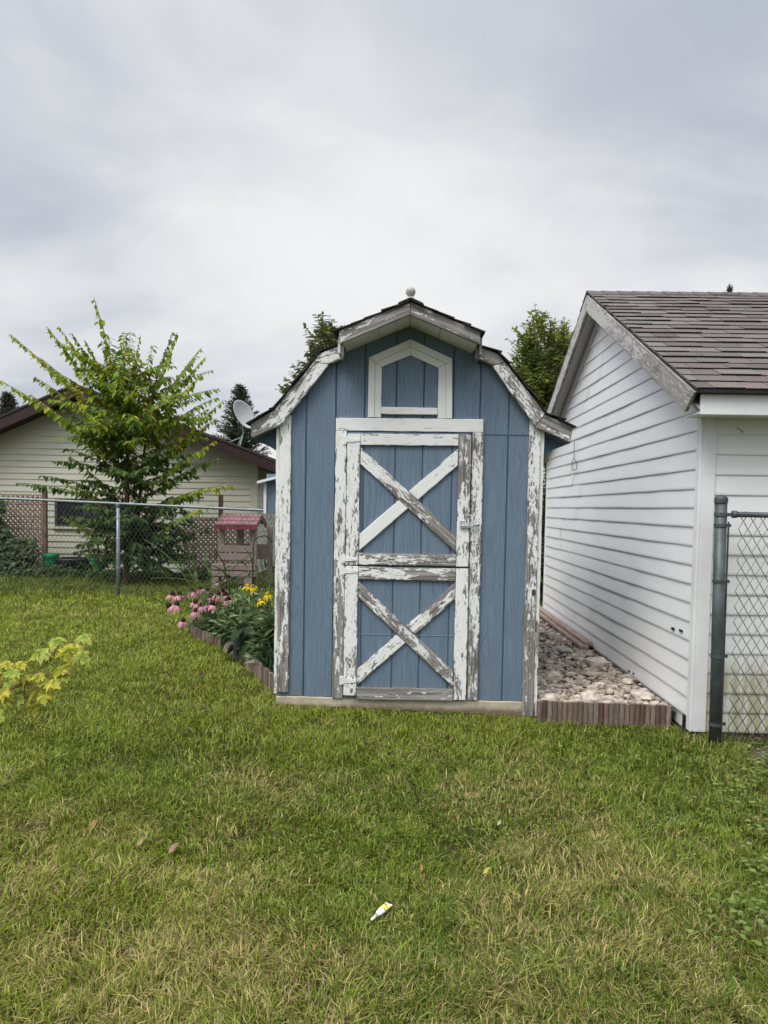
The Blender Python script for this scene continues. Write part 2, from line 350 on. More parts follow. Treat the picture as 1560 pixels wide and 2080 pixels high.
# lawn blades -------------------------------------------------------
BED = [(-0.90, 5.50), (-0.98, 5.46), (-1.39, 6.36), (-1.62, 6.78), (-1.96, 7.35), (-2.21, 7.58), (-2.45, 8.2), (-2.5, 9.6), (-0.90, 9.6)]
def in_poly(x, y, poly):
    c = np.zeros(x.shape, bool); n = len(poly)
    for i in range(n):
        (x0, y0), (x1, y1) = poly[i], poly[(i+1) % n]
        if y0 == y1: continue
        c ^= ((y0 > y) != (y1 > y)) & (x < (x1-x0)*(y-y0)/(y1-y0)+x0)
    return c
def make_grass(N=640000):
    k = 1.75
    u = rng.random(N); y0, y1 = 1.55, 15.0
    a = y0**(2-k); b = y1**(2-k)
    y = (a+(b-a)*u)**(1/(2-k))
    hw = 0.585*y+0.25
    x = (rng.random(N)*2-1)*hw + 0.0
    ok = ~((x > -0.90) & (x < 1.03) & (y > 5.225-0.075*rng.random(N)*(np.sin(x*9)+1.2)/2)) & ~((x > 1.0) & (x < 2.05) & (y > 5.02)) & ~((x > 1.99) & (y > 4.76)) & ~in_poly(x, y, BED)
    ok &= ~((x > 1.0) & (y > 5.2))
    ok &= ((x+1.56)**2/0.012+(y-2.44)**2/0.022) > 0.5+rng.random(N)
    ok &= ~(((x-2.42)**2/0.05+(y-4.33)**2/0.06 < 1) & (rng.random(N) < 0.93))
    ok &= ~((y > 14.2) & (x < -2))
    bare = smooth_noise(x, y, 0.33, 12)*0.6+smooth_noise(x, y, 0.11, 13)*0.4
    ok &= ~((bare > 0.70) & (rng.random(N) < 0.6))
    x = x[ok]; y = y[ok]; n = len(x)
    z = -0.022*np.clip(x, -1.6, 1.6)
    clump = smooth_noise(x, y, 0.06, 3); patch = smooth_noise(x, y, 0.55, 4); big = smooth_noise(x, y, 1.7, 5)
    h = (0.018+0.022*clump+0.016*patch)*(0.6+0.8*rng.random(n))
    edge = np.exp(-((y-5.20)/0.11)**2)*((x > -0.9) & (x < 1.05))
    h *= 1-0.62*np.clip(edge*1.6, 0, 1); 
    fenceline = np.exp(-((y-10.75)/0.22)**2)*(x < -0.9)
    h *= 1+2.4*fenceline*rng.random(n)
    post = np.exp(-(((x-2.0)/0.35)**2+((y-4.68)/0.14)**2)); h *= 1+1.6*post*rng.random(n)
    far = (y > 10.9) & (x < 5)
    h[far] *= 1.5
    tall = rng.random(n) < 0.015; h[tall] *= 1.5
    w = (0.0026+0.00042*y)*(0.7+0.7*rng.random(n))
    # lean: combed by a slowly turning field
    th = 2*math.pi*(smooth_noise(x, y, 0.30, 8)*1.5+0.6*smooth_noise(x, y, 0.07, 9))+rng.normal(0, 1.5, n)
    lean = np.clip(0.75+0.5*rng.standard_normal(n), 0.05, 1.8)
    flat = rng.random(n) < 0.16; lean[flat] = 2.2+rng.random(flat.sum())*1.6; h[flat] *= 0.62
    dx = np.cos(th); dy = np.sin(th)
    yaw = th+math.pi/2+rng.normal(0, 0.7, n)
    sx = np.cos(yaw)*w/2; sy = np.sin(yaw)*w/2
    V = np.zeros((n, 5, 3), np.float32)
    V[:, 0] = np.stack([x-sx, y-sy, z-0.004], 1); V[:, 1] = np.stack([x+sx, y+sy, z-0.004], 1)
    mx = x+dx*h*lean*0.38; my = y+dy*h*lean*0.38; mz = z+h*0.62
    V[:, 2] = np.stack([mx+sx*0.85, my+sy*0.85, mz], 1); V[:, 3] = np.stack([mx-sx*0.85, my-sy*0.85, mz], 1)
    V[:, 4] = np.stack([x+dx*h*lean, y+dy*h*lean, z+h*(1-0.12*np.clip(lean, 0, 2.5))], 1)
    # colours
    G1 = np.array((0.136, 0.203, 0.018)); G2 = np.array((0.066, 0.127, 0.021)); G3 = np.array((0.275, 0.310, 0.033)); ST = np.array((0.46, 0.36, 0.155)); BR = np.array((0.20, 0.145, 0.07))
    t = rng.random(n)
    c = G1+(G3-G1)*(t[:, None]**1.2)
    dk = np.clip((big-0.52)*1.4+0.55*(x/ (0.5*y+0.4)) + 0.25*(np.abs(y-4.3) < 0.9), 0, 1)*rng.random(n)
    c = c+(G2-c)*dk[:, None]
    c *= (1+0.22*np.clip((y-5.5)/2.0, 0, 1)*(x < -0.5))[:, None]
    dryf = np.clip(0.10+0.70*(smooth_noise(x, y, 0.75, 21)-0.48)+0.55*(smooth_noise(x, y, 0.16, 22)-0.5)+0.17*np.clip((3.6-y)/1.6, 0, 1)-0.10*(np.abs(y-4.6) < 0.7), 0.03, 0.72)
    dryf *= 1-0.62*np.clip((y-3.6)/1.6, 0, 1)
    dryf[far] *= 0.35
    dry = rng.random(n) < dryf
    mixd = 0.55+0.45*rng.random(n)
    c[dry] += (ST-c[dry])*mixd[dry][:, None]
    brn = rng.random(n) < 0.05; c[brn] = BR
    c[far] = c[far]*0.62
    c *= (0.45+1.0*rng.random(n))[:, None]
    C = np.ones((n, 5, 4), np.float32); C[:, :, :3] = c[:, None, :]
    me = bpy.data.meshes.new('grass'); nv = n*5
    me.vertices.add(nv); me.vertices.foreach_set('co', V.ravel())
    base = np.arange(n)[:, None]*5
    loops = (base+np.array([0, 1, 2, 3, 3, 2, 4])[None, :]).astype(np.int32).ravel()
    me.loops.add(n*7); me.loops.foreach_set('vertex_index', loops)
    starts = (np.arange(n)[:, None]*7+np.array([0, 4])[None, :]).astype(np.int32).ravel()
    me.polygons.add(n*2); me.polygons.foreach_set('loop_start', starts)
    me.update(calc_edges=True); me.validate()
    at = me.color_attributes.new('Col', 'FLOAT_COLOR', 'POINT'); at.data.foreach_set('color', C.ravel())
    m, nt, out = newmat('grass_blade'); a_ = nd(nt, 'ShaderNodeAttribute', attribute_name='Col').outputs['Color']
    finish(nt, out, a_, 0.55, None, 0, 0.25, 0.16)
    me.materials.append(m)
    o = bpy.data.objects.new('grass', me); COL.objects.link(o)
    return tag(o, 'mown lawn of green blades mixed with dry straw', 'grass', kind='stuff')
make_grass()

# ================================================================== BLUE SHED
SX, SY = 0.055, 5.22
shed = empty('garden_shed', (SX, SY, 0), 'blue barn style garden shed with peeling white trim and X braced split door', 'shed')
def L(x): return x-SX
ROOFP = [(-1.00, 1.98), (-0.90, 2.15), (-0.71, 2.36), (-0.545, 2.555), (-0.445, 2.63), (0.04, 2.83), (0.525, 2.63), (0.635, 2.555), (0.80, 2.36), (0.99, 2.15), (1.1, 1.98)]
GRV = [-0.702, -0.486, -0.277, -0.047, 0.153, 0.368, 0.564, 0.773]
def siding_panel(mb, x0, x1, z0, z1f, y, g=0.0065, d=0.014):
    cuts = []
    for gx in GRV:
        if x0+0.01 < gx-g and gx+g < x1-0.01: cuts += [(gx-g, gx+g)]
    edges = [x0]+[e for c in cuts for e in c]+[x1]
    brk = [p[0] for p in ROOFP]
    for i in range(len(edges)-1):
        a, b = edges[i], edges[i+1]; groove = i % 2 == 1; yy = y+(d if groove else 0)
        xs = [a]+[q for q in brk if a < q < b]+[b]
        tops = [(q, z1f(q)) for q in xs]
        poly = [(L(a), z0), (L(b), z0)]+[(L(q), zz) for q, zz in reversed(tops)]
        mb.prism(poly, lambda u, v, dd: (u, dd, v), yy, y+0.015)
mb = MB(); siding_panel(mb, -0.905, 1.02, 0.085, lambda x: interp(x, ROOFP), 0.0)
# two lower corners of the panels hang unevenly; sides and back
for xx in (-0.905, 1.005): mb.box(L(xx), L(xx+0.015), 0.016, 2.45, 0.085, 2.06)
mb.prism([(L(x), z) for x, z in ROOFP[1:-1]]+[(L(0.99), 0.085), (L(-0.90), 0.085)], lambda u, v, d: (u, d, v), 2.45, 2.465)
mb.build('siding', 'blue', shed)
mb = MB(); mb.box(L(0.60), L(0.92), -0.004, 0.0, 2.040, 2.0445); mb.build('panel_seam', 'dark_blue', shed)
mb = MB()   # concrete sill under the walls, broken edge
n = 40
top = [(L(lerp(-0.905, 1.02, i/n)), 0.083+random.uniform(-0.004, 0.0)) for i in range(n+1)]
mb.prism([(L(-0.905), -0.15), (L(1.02), -0.15)]+top[::-1], lambda u, v, d: (u, d, v), -0.012, 2.46)
mb.build('slab', 'slab', shed, bevel=0.006)
# corner boards
def upright(name, x0, x1, z0, z1, y0, y1, peel, re=0.0018, parent=shed):
    return board(name, 'peel', parent, (L((x0+x1)/2), z0), (L((x0+x1)/2), z1), x1-x0, y0, y1, peel, re=re)
upright('corner_board', -0.896, -0.811, 0.112, 2.16, -0.020, -0.001, (0.68, 0.20))
upright('corner_board', -0.922, -0.8975, 0.100, 2.10, -0.006, 0.09, (0.42, 0.15))
rc = upright('corner_board', 0.923, 1.004, -0.030, 2.16, -0.020, -0.001, (0.76, 0.30))
upright('corner_board', 1.0055, 1.034, -0.028, 2.08, -0.006, 0.09, (0.42, 0.10))
mb = MB(); mb.lathe((0, 0, 0), [(0.0, 0.002), (0.006, 0.0015), (0.013, 0.001), (0.016, -0.001)], 14, Vector((0, -1, 0)))
k = mb.build('knot', 'dark_wood', rc); k.scale = (1.7, 1, 1); k.location = (0.895-1.065, -0.0006, -0.021)
# door casing
upright('casing', -0.484, -0.403, 0.075, 2.052, -0.022, -0.001, (0.64, 0.20))
upright('casing', 0.510, 0.593, 0.085, 2.054, -0.022, -0.001, (0.54, 0.46))
polyboard('casing', 'peel', shed, [(L(-0.484), 2.053), (L(0.588), 2.056), (L(0.588), 2.150), (L(-0.484), 2.145)], -0.023, -0.001, 0.01, (0.06, 0.05), rough_edge=0.0012)
# two door leaves (stable door)
def leaf_panel(name, z0, z1, label):
    mb = MB(); siding_panel(mb, -0.395, 0.500, z0, lambda x: z1, 0.0, d=0.010)
    mb2 = MB(); mb2.v = [(v[0], v[1]-0.018, v[2]) for v in mb.v]; mb2.f = mb.f; mb2.c = mb.c
    o = mb2.build(name, 'blue', shed); o['label'] = label; return o
up = leaf_panel('door', 1.072, 2.046, 'upper door leaf')
lo = leaf_panel('door', 0.080, 1.066, 'lower door leaf')
YB0, YB1 = -0.040, -0.0190
def stile(par, x0, x1, z0, z1, pl): upright('stile', x0, x1, z0, z1, YB0, YB1, pl, parent=par)
stile(up, -0.398, -0.302, 1.072, 2.030, (0.42, 0.32)); stile(up, 0.411, 0.503, 1.076, 2.034, (0.34, 0.60))
stile(lo, -0.400, -0.303, 0.105, 1.066, (0.30, 0.36)); stile(lo, 0.412, 0.505, 0.090, 1.062, (0.40, 0.30))
def rail(par, z0, z1, pl, dz=0.0): polyboard('rail', 'peel', par, [(L(-0.300), z0), (L(0.409), z0+dz), (L(0.409), z1+dz), (L(-0.300), z1)], YB0+0.001, YB1, 0.0, pl, rough_edge=0.0018)
rail(up, 1.950, 2.032, (0.36, 0.34), 0.004); rail(up, 1.077, 1.163, (0.50, 0.70), 0.002)
rail(lo, 0.970, 1.062, (0.50, 0.52)); rail(lo, 0.078, 0.166, (0.74, 0.78), 0.004)
def braces(par, zlo, zhi, pa, pb1, pb2):
    h = 0.150; xl, xr = L(-0.300), L(0.409)
    za, zb = zhi-h/2, zlo+h/2
    a = math.atan2(zb-za, xr-xl); w = h*math.cos(a)*0.80
    t = math.tan(a)
    # the falling brace runs through
    board('brace', 'peel', par, (xl+0.001, za), (xr-0.001, zb), w, YB0+0.002, YB1, pa, t, t, re=0.0018)
    ux, uz = math.cos(-a), math.sin(-a); cx, cz = (xl+xr)/2, (za+zb)/2
    gap = (w/2+0.003)/math.sin(2*abs(a)) ; sl = math.tan(math.pi/2-2*abs(a))
    board('brace', 'peel', par, (xl+0.001, zb), (cx-ux*gap, cz-uz*gap), w, YB0+0.004, YB1, pb1, -t, -sl, re=0.0018)
    board('brace', 'peel', par, (cx+ux*gap, cz+uz*gap), (xr-0.001, za), w, YB0+0.004, YB1, pb2, -sl, -t, re=0.0018)
braces(up, 1.165, 1.948, (0.22, 0.78), (0.02, 0.06), (0.10, 0.25))
braces(lo, 0.168, 0.969, (0.62, 0.58), (0.42, 0.34), (0.34, 0.52))
mb = MB(); mb.box(L(-0.300), L(0.409), -0.0215, -0.0180, 0.560, 0.5628); mb.build('flashing', plain('pale_blue_edge', (0.26, 0.32, 0.38), 0.5, 0.2), lo)
# hinges
def hinge(par, z, flip=False):
    mb = MB(); y0 = YB0-0.005
    mb.box(L(-0.430), L(-0.404), y0+0.014, y0+0.020, z-0.033, z+0.033)
    mb.prism([(L(-0.402), z-0.019), (L(-0.305), z-0.010), (L(-0.305), z+0.010), (L(-0.402), z+0.019)], lambda u, v, d: (u, d, v), y0, y0+0.004)
    mb.tube([(L(-0.403), y0+0.004, z-0.022), (L(-0.403), y0+0.004, z+0.022)], 0.006, 8)
    for dx, dz in ((-0.417, 0.02), (-0.417, -0.02)): mb.lathe((L(dx), y0+0.014, z+dz), [(0.005, 0), (0.003, 0.002), (0, 0.0025)], 8, Vector((0, -1, 0)))
    for dx in (-0.38, -0.34): mb.lathe((L(dx), y0, z), [(0.004, 0), (0.003, 0.002), (0, 0.0025)], 8, Vector((0, -1, 0)))
    o = mb.build('hinge', 'peel', par, bevel=0.001); o['peel0'] = 0.12; o['peel1'] = 0.12
hinge(up, 1.985); hinge(up, 1.118); hinge(lo, 1.030); hinge(lo, 0.215)
# hasp
mb = MB(); y = YB0-0.004
mb.box(L(0.432), L(0.476), y, y+0.0035, 1.366, 1.412); mb.build('hasp_plate', 'zinc', up, bevel=0.001)
mb = MB()
mb.prism([(L(0.430), 1.363), (L(0.440), 1.357), (L(0.575), 1.370), (L(0.578), 1.398), (L(0.520), 1.400), (L(0.436), 1.389)], lambda u, v, d: (u, d, v), y-0.012, y-0.004)
mb.tube([(L(0.520), y-0.014, 1.384), (L(0.520), y-0.028, 1.392), (L(0.520), y-0.030, 1.376), (L(0.520), y-0.014, 1.368)], 0.0035, 8)
mb.tube([(L(0.440), y-0.012, 1.374), (L(0.500), y-0.012, 1.379)], 0.005, 6); mb.tube([(L(0.535), y-0.012, 1.385), (L(0.572), y-0.012, 1.387)], 0.008, 6)
mb.build('hasp', 'zinc', up, bevel=0.001)
mb = MB(); mb.tube([(L(0.478), -0.044, 1.452), (L(0.492), -0.052, 1.456), (L(0.51), -0.05, 1.452), (L(0.527), -0.045, 1.462), (L(0.535), -0.035, 1.458)], 0.0018, 5); mb.build('wire_hook', 'zinc', up)
# gable window blind with pentagon frame
win = MB(); win.prism([(L(-0.16), 2.17), (L(0.26), 2.17), (L(0.26), 2.52), (L(0.049), 2.62), (L(-0.16), 2.52)], lambda u, v, d: (u, d, v), -0.006, -0.001)
def frm(poly, ang, y0=-0.026, pl=(0.03, 0.03), nm='window_frame'): return polyboard(nm, 'peel', wf, [(L(x), z) for x, z in poly], y0, -0.001, ang, pl, 0.002)
wm = MB()
for a, b in ((-0.158, -0.0525), (-0.0415, 0.1475), (0.1585, 0.256)):
    f = lambda x: interp(x, [(-0.158, 2.515), (0.049, 2.602), (0.256, 2.513)])+0.01
    xs = [a]+([0.049] if a < 0.049 < b else [])+[b]
    wm.prism([(L(a), 2.17), (L(b), 2.17)]+[(L(x), f(x)) for x in xs[::-1]], lambda u, v, d: (u, d, v), -0.008, -0.0015)
wf = wm.build('window', 'blue', shed)
frm([(-0.251, 2.152), (-0.205, 2.152), (-0.205, 2.548), (-0.251, 2.580)], math.pi/2)
frm([(-0.2035, 2.152), (-0.156, 2.152), (-0.156, 2.516), (-0.2035, 2.547)], math.pi/2, -0.022)
frm([(0.3175, 2.152), (0.361, 2.152), (0.352, 2.578), (0.3095, 2.546)], math.pi/2)
frm([(0.256, 2.152), (0.316, 2.152), (0.308, 2.545), (0.256, 2.513)], math.pi/2, -0.022)
frm([(-0.251, 2.582), (-0.2045, 2.550), (0.0482, 2.662), (0.0482, 2.716)], 0.40)
frm([(-0.203, 2.5485), (-0.155, 2.5175), (0.0482, 2.603), (0.0482, 2.6605)], 0.40, -0.022)
frm([(0.3535, 2.580), (0.309, 2.548), (0.0497, 2.662), (0.0497, 2.716)], -0.40)
frm([(0.307, 2.547), (0.256, 2.5145), (0.0497, 2.603), (0.0497, 2.6605)], -0.40, -0.022)
polyboard('window_sill', 'peel', wf, [(L(-0.1545), 2.176), (L(0.2545), 2.178), (L(0.2545), 2.226), (L(-0.1545), 2.228)], -0.030, -0.001, 0, (0.12, 0.12))
# lower fascia boards (both sides), profile read from the gable
def ang(a, b): return math.atan2(b[1]-a[1], b[0]-a[0])
LT = [(-0.448, 2.667), (-0.601, 2.601), (-0.726, 2.454), (-0.925, 2.201), (-1.102, 2.091)]
LB = [(-0.432, 2.571), (-0.540, 2.522), (-0.640, 2.398), (-0.868, 2.094), (-1.094, 1.987)]
RT = [(0.514, 2.675), (0.679, 2.613), (0.811, 2.466), (1.028, 2.190), (1.226, 2.100)]
RB = [(0.516, 2.588), (0.638, 2.528), (0.735, 2.380), (0.955, 2.100), (1.212, 1.989)]
YF0, YF1 = -0.060, -0.026
def fascia(T, B, peels):
    s = [(T[0], T[1], (T[1][0]+0.4*(T[2][0]-T[1][0]), T[1][1]+0.4*(T[2][1]-T[1][1]))), ]
    e = s[0][2]
    polyboard('fascia', 'peel', shed, [(L(x), z) for x, z in (T[0], T[1], e, B[1], B[0])], YF0, YF1, ang(T[1], T[0]), peels[0], rough_edge=0.002)
    sh = 0.002
    polyboard('fascia', 'peel', shed, [(L(x), z) for x, z in ((e[0], e[1]-sh), T[3], B[3], (B[1][0], B[1][1]-sh))], YF0+0.002, YF1, ang(T[3], T[1]), peels[1], rough_edge=0.002)
    polyboard('fascia', 'peel', shed, [(L(x), z) for x, z in ((T[3][0], T[3][1]-0.004), T[4], B[4], (B[3][0], B[3][1]-0.006))], YF0+0.004, YF1, ang(T[4], T[3]), peels[2], rough_edge=0.002)
fascia(LT, LB, ((0.50, 0.46), (0.38, 0.42), (0.74, 0.46)))
fascia(RT, RB, ((0.72, 0.72), (0.60, 0.54), (0.70, 0.74)))
# upper roof: front fascia boards, soffit, cheeks
UY = -0.32
polyboard('fascia', 'peel', shed, [(L(-0.445), 2.700), (L(-0.437), 2.611), (L(0.0395), 2.812), (L(0.0395), 2.900)], UY, UY+0.03, ang((-0.445, 2.70), (0.04, 2.9)), (0.64, 0.62), rough_edge=0.002)
polyboard('fascia', 'peel', shed, [(L(0.0415), 2.812), (L(0.522), 2.616), (L(0.520), 2.702), (L(0.0415), 2.900)], UY+0.001, UY+0.03, ang((0.04, 2.9), (0.52, 2.7)), (0.66, 0.72), rough_edge=0.002)
def soff(x0, x1):
    zf = lambda x: interp(x, [(-0.46, 2.606), (0.0405, 2.814), (0.54, 2.606)])
    polyboard('soffit', 'cream_trim', shed, [(L(x0), zf(x0)), (L(x1), zf(x1)), (L(x1), zf(x1)+0.014), (L(x0), zf(x0)+0.014)], UY+0.031, 0.0, ang((x0, zf(x0)), (x1, zf(x1))), (0, 0), 0)
for a, b in ((-0.415, -0.170), (-0.167, -0.060), (-0.058, 0.039), (0.042, 0.248), (0.252, 0.50)): soff(a, b)
for x0, x1, pl in ((-0.452, -0.436, 0.3), (0.520, 0.536, 0.8)):
    polyboard('cheek_board', 'peel', shed, [(L(x0), 2.555), (L(x1), 2.555), (L(x1), 2.672), (L(x0), 2.672)], UY+0.031, 0.03, 0, (pl, pl), 0.002)
for x0, x1, pl in ((-0.434, -0.416, 0.15), (0.500, 0.518, 0.8)):
    polyboard('cheek_board', 'peel', shed, [(L(x0), 2.545), (L(x1), 2.545), (L(x1), 2.64), (L(x0), 2.64)], UY+0.10, UY+0.125, math.pi/2, (pl, pl), 0.002)
# eave soffits along the sides and kick-out blocking
for s, xe, xw in ((-1, -1.095, -0.90), (1, 1.215, 1.02)):
    mb = MB(); a = min(xe, xw); b = max(xe, xw)
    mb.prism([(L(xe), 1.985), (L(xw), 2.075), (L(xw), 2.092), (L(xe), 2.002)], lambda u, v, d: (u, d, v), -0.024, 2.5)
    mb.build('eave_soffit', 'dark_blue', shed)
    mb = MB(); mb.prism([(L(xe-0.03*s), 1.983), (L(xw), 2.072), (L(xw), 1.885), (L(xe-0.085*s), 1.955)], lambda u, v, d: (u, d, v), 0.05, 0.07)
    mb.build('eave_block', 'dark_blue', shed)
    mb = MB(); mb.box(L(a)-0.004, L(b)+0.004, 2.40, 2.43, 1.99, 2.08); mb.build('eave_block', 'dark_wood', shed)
# shingles: layered courses along each slope, ragged at the gable edge
def shed_shingles():
    mb = MB()
    def slope(p0, p1, y0, y1, ex=0.115):
        d = Vector((p1[0]-p0[0], 0, p1[1]-p0[1])); ln = d.length; d.normalize(); nn = Vector((-d.z, 0, d.x))
        if nn.z < 0: nn = -nn
        k = 0; s = -0.012
        while s < ln:
            y = y0+random.uniform(-0.02, 0.008)
            while y < y1:
                yy = min(y1, y+random.uniform(0.18, 0.36))
                e = min(ln+0.01, s+ex+0.05); lift = random.uniform(0.010, 0.028); j = random.uniform(-0.012, 0.010)
                g = random.uniform(0.6, 1.2); mb.col = (0.05*g, 0.046*g, 0.043*g)
                o = Vector((L(p0[0]), 0, p0[1]))
                a0 = o+d*(s+j)+nn*lift; a1 = o+d*e+nn*0.004
                b0 = a0-nn*0.011; b1 = a1-nn*0.004
                sag = random.uniform(-0.010, 0.004)
                q = lambda p, yv, sg=0: (p.x, yv, p.z+sg)
                mb.hexa([q(b0, y+0.002, sag), q(b1, y+0.002, 0), q(a1, y+0.002, 0), q(a0, y+0.002, sag)], [q(b0, yy, 0), q(b1, yy, 0), q(a1, yy, 0), q(a0, yy, 0)])
                y = yy
            s += ex
    # start at the low edge of each slope
    slope((-0.462, 2.692), (0.041, 2.905), UY-0.014, 2.52); slope((0.538, 2.694), (0.041, 2.905), UY-0.014, 2.52)
    for T in (LT, RT):
        T = [(x, z+0.004) for x, z in T]; s = -1 if T[0][0] < 0 else 1
        slope((T[4][0]+0.012*s, T[4][1]-0.004), T[3], YF0-0.014, 2.52, 0.10); slope(T[3], T[2], YF0-0.014, 2.52); slope(T[2], T[1], YF0-0.014, 2.52, 0.09); slope(T[1], (T[0][0]-0.03*s, T[0][1]+0.012), YF0-0.014, 2.52, 0.10)
    mb.build('roof', 'shingle', shed)
    # deck under the shingles
    mb = MB()
    prof = LT[::-1]+[(-0.43, 2.68), (0.041, 2.885), (0.505, 2.68)]+RT
    for i in range(len(prof)-1):
        (x0, z0), (x1, z1) = prof[i], prof[i+1]
        if abs(x1-x0) < 1e-4: continue
        yf = UY+0.031 if (-0.44 < (x0+x1)/2 < 0.51) else YF1+0.001
        mb.prism([(L(x0), z0-0.001), (L(x1), z1-0.001), (L(x1), z1-0.018), (L(x0), z0-0.018)], lambda u, v, d: (u, d, v), yf, 2.5)
    mb.build('roof_deck', 'dark_wood', shed)
shed_shingles()
# ridge flap and ball finial
mb = MB()
for s in (-1, 1):
    mb.prism([(L(0.041), 2.934), (L(0.041+0.085*s), 2.896), (L(0.041+0.085*s), 2.890), (L(0.041), 2.927)], lambda u, v, d: (u, d, v), UY-0.004, UY+0.30)
mb.build('ridge_cap', 'cream_trim', shed, bevel=0.002)
mb = MB(); mb.lathe((L(0.041), UY+0.04, 2.930), [(0.028, 0), (0.026, 0.008), (0.014, 0.012)]+[(0.034*math.sin(t), 0.046-0.034*math.cos(t)) for t in [0.35+i*(math.pi-0.35)/14 for i in range(15)]], 24)
mb.build('finial', plain('finial_grey', (0.36, 0.355, 0.33), 0.5, 0.2, 12, 0.2), shed, smooth=True)

# ================================================================== WHITE GARAGE
GX, GY0, GY1 = 2.0, 4.80, 9.77
GXE = 7.0; GM = 7.285; SL = 0.5125
garage = empty('garage', (GX, GY0, 0), 'white vinyl sided garage with brown shingle roof and weathered rake boards', 'garage')
gb = Vector((GX, GY0, 0))
def lap(mb, zs, lo, hi, pt, t=0.0105, nseg=10):
    for zb, zt in zip(zs, zs[1:]):
        bp = random.uniform(0.15, 0.85)
        for f0, f1, dt in ((0.0, bp+0.012, 0.0), (bp, 1.0, 0.0028)):
            n = max(2, int(nseg*(f1-f0)+1))
            us = [(lerp(lo(zb), hi(zb), lerp(f0, f1, i/n)), lerp(lo(zt), hi(zt), lerp(f0, f1, i/n))) for i in range(n+1)]
            vs = []
            for ub, ut in us:
                a_ = random.uniform(-0.0016, 0.0016); o = random.uniform(-0.0018, 0.0018)+dt
                vs += [pt(ub, zb+a_, 0.0), pt(ub, zb+a_, t+o), pt(ub, zb+a_+0.012, t+0.001+o), pt(ut, zt+0.004, 0.001+dt)]
            fs = []
            for i in range(n):
                for k in range(3): fs.append((4*i+k, 4*(i+1)+k, 4*(i+1)+k+1, 4*i+k+1))
            mb.add(vs, fs)
zw = lambda y: 3.45-SL*abs(y-GM)
zs = [0.1035+0.13005*i for i in range(27)]
def ylo(z): return GY0+0.045 if z < zw(GY0+0.045) else GM-max(0, (3.45-z))/SL
def yhi(z): return GY1-0.03 if z < zw(GY1-0.03) else GM+max(0, (3.45-z))/SL
mb = MB(); lap(mb, [z for z in zs if z < 3.45]+[3.45], ylo, yhi, lambda u, z, o: (-o, u-GY0, z), nseg=14)
side = mb.build('side_siding', 'white_vinyl', garage)
mb = MB(); zf = [0.02+0.1335*i for i in range(17)]
lap(mb, zf, lambda z: GX+0.085, lambda z: GXE, lambda u, z, o: (u-GX, -o, z), nseg=12)
mb.build('front_siding', 'white_vinyl_low', garage)
# solid core behind the siding
mb = MB()
mb.prism([(0.03, -0.0), (GY1-GY0-0.03, -0.0), (GY1-GY0-0.03, zw(GY1)), (GM-GY0, 3.44), (0.03, zw(GY0))], lambda u, v, d: (d, u, v), 0.005, GXE-GX)
mb.build('wall_core', 'white_trim', garage)
mb = MB(); mb.box(0.012, GXE-GX, 0.02, GY1-GY0-0.01, -0.2, 0.104); mb.build('foundation', 'found', garage)
# corner posts
mb = MB(); mb.box(-0.022, 0.0, -0.022, 0.046, 0.02, 2.16); mb.box(0.0, 0.085, -0.022, 0.0, 0.02, 2.16); mb.build('corner_post', 'white_trim', garage, bevel=0.004)
mb = MB(); mb.box(-0.022, 0.0, GY1-GY0-0.035, GY1-GY0, 0.06, 2.16); mb.build('corner_post', 'white_trim', garage, bevel=0.003)
# dark hole at the foot of the corner
mb = MB(); mb.box(-0.016, 0.06, -0.012, 0.12, -0.05, 0.10); mb.build('corner_gap', 'black', garage)
# rake boards on the left gable (plane x = 1.85)
RX = 1.848
def rakeboard(a, b, tz0, tz1, h0, h1, pl):
    ln = math.hypot(b-a, tz1-tz0); an = math.atan2(tz1-tz0, b-a)
    poly = [(0, 0), (ln, 0), (ln+h1*math.tan(an)*0.0, -h1*math.cos(an)), (h0*0.45, -h0*math.cos(an))]
    if pl[2]: poly = [(0, 0), (ln, 0), (ln-h1*math.sin(an), -h1*math.cos(an)), (-h0*math.sin(an), -h0*math.cos(an))]
    mb = MB(); mb.prism(poly, lambda u, v, d: (u, d, v), 0, 0.022)
    o = mb.build('rake_board', 'rake', garage, bevel=0.003)
    # own X along the slope in the y-z plane, own Y across (towards -x)
    X = Vector((0, math.cos(an), math.sin(an))); Z = Vector((0, -math.sin(an), math.cos(an))); Yv = Z.cross(X)
    M = Matrix.Identity(4)
    for i in range(3): M[i][0] = X[i]; M[i][1] = Yv[i]; M[i][2] = Z[i]
    M[0][3] = RX-GX; M[1][3] = a-GY0; M[2][3] = tz0
    o.matrix_local = M; o['peel0'] = pl[0]; o['peel1'] = pl[1]
ridge = 3.665; eave = 2.255
rakeboard(4.535, GM-0.001, eave, ridge, 0.175, 0.165, (0.62, 0.40, 0))
rakeboard(GM+0.001, 10.03, ridge, eave, 0.165, 0.175, (0.4, 0.4, 1))
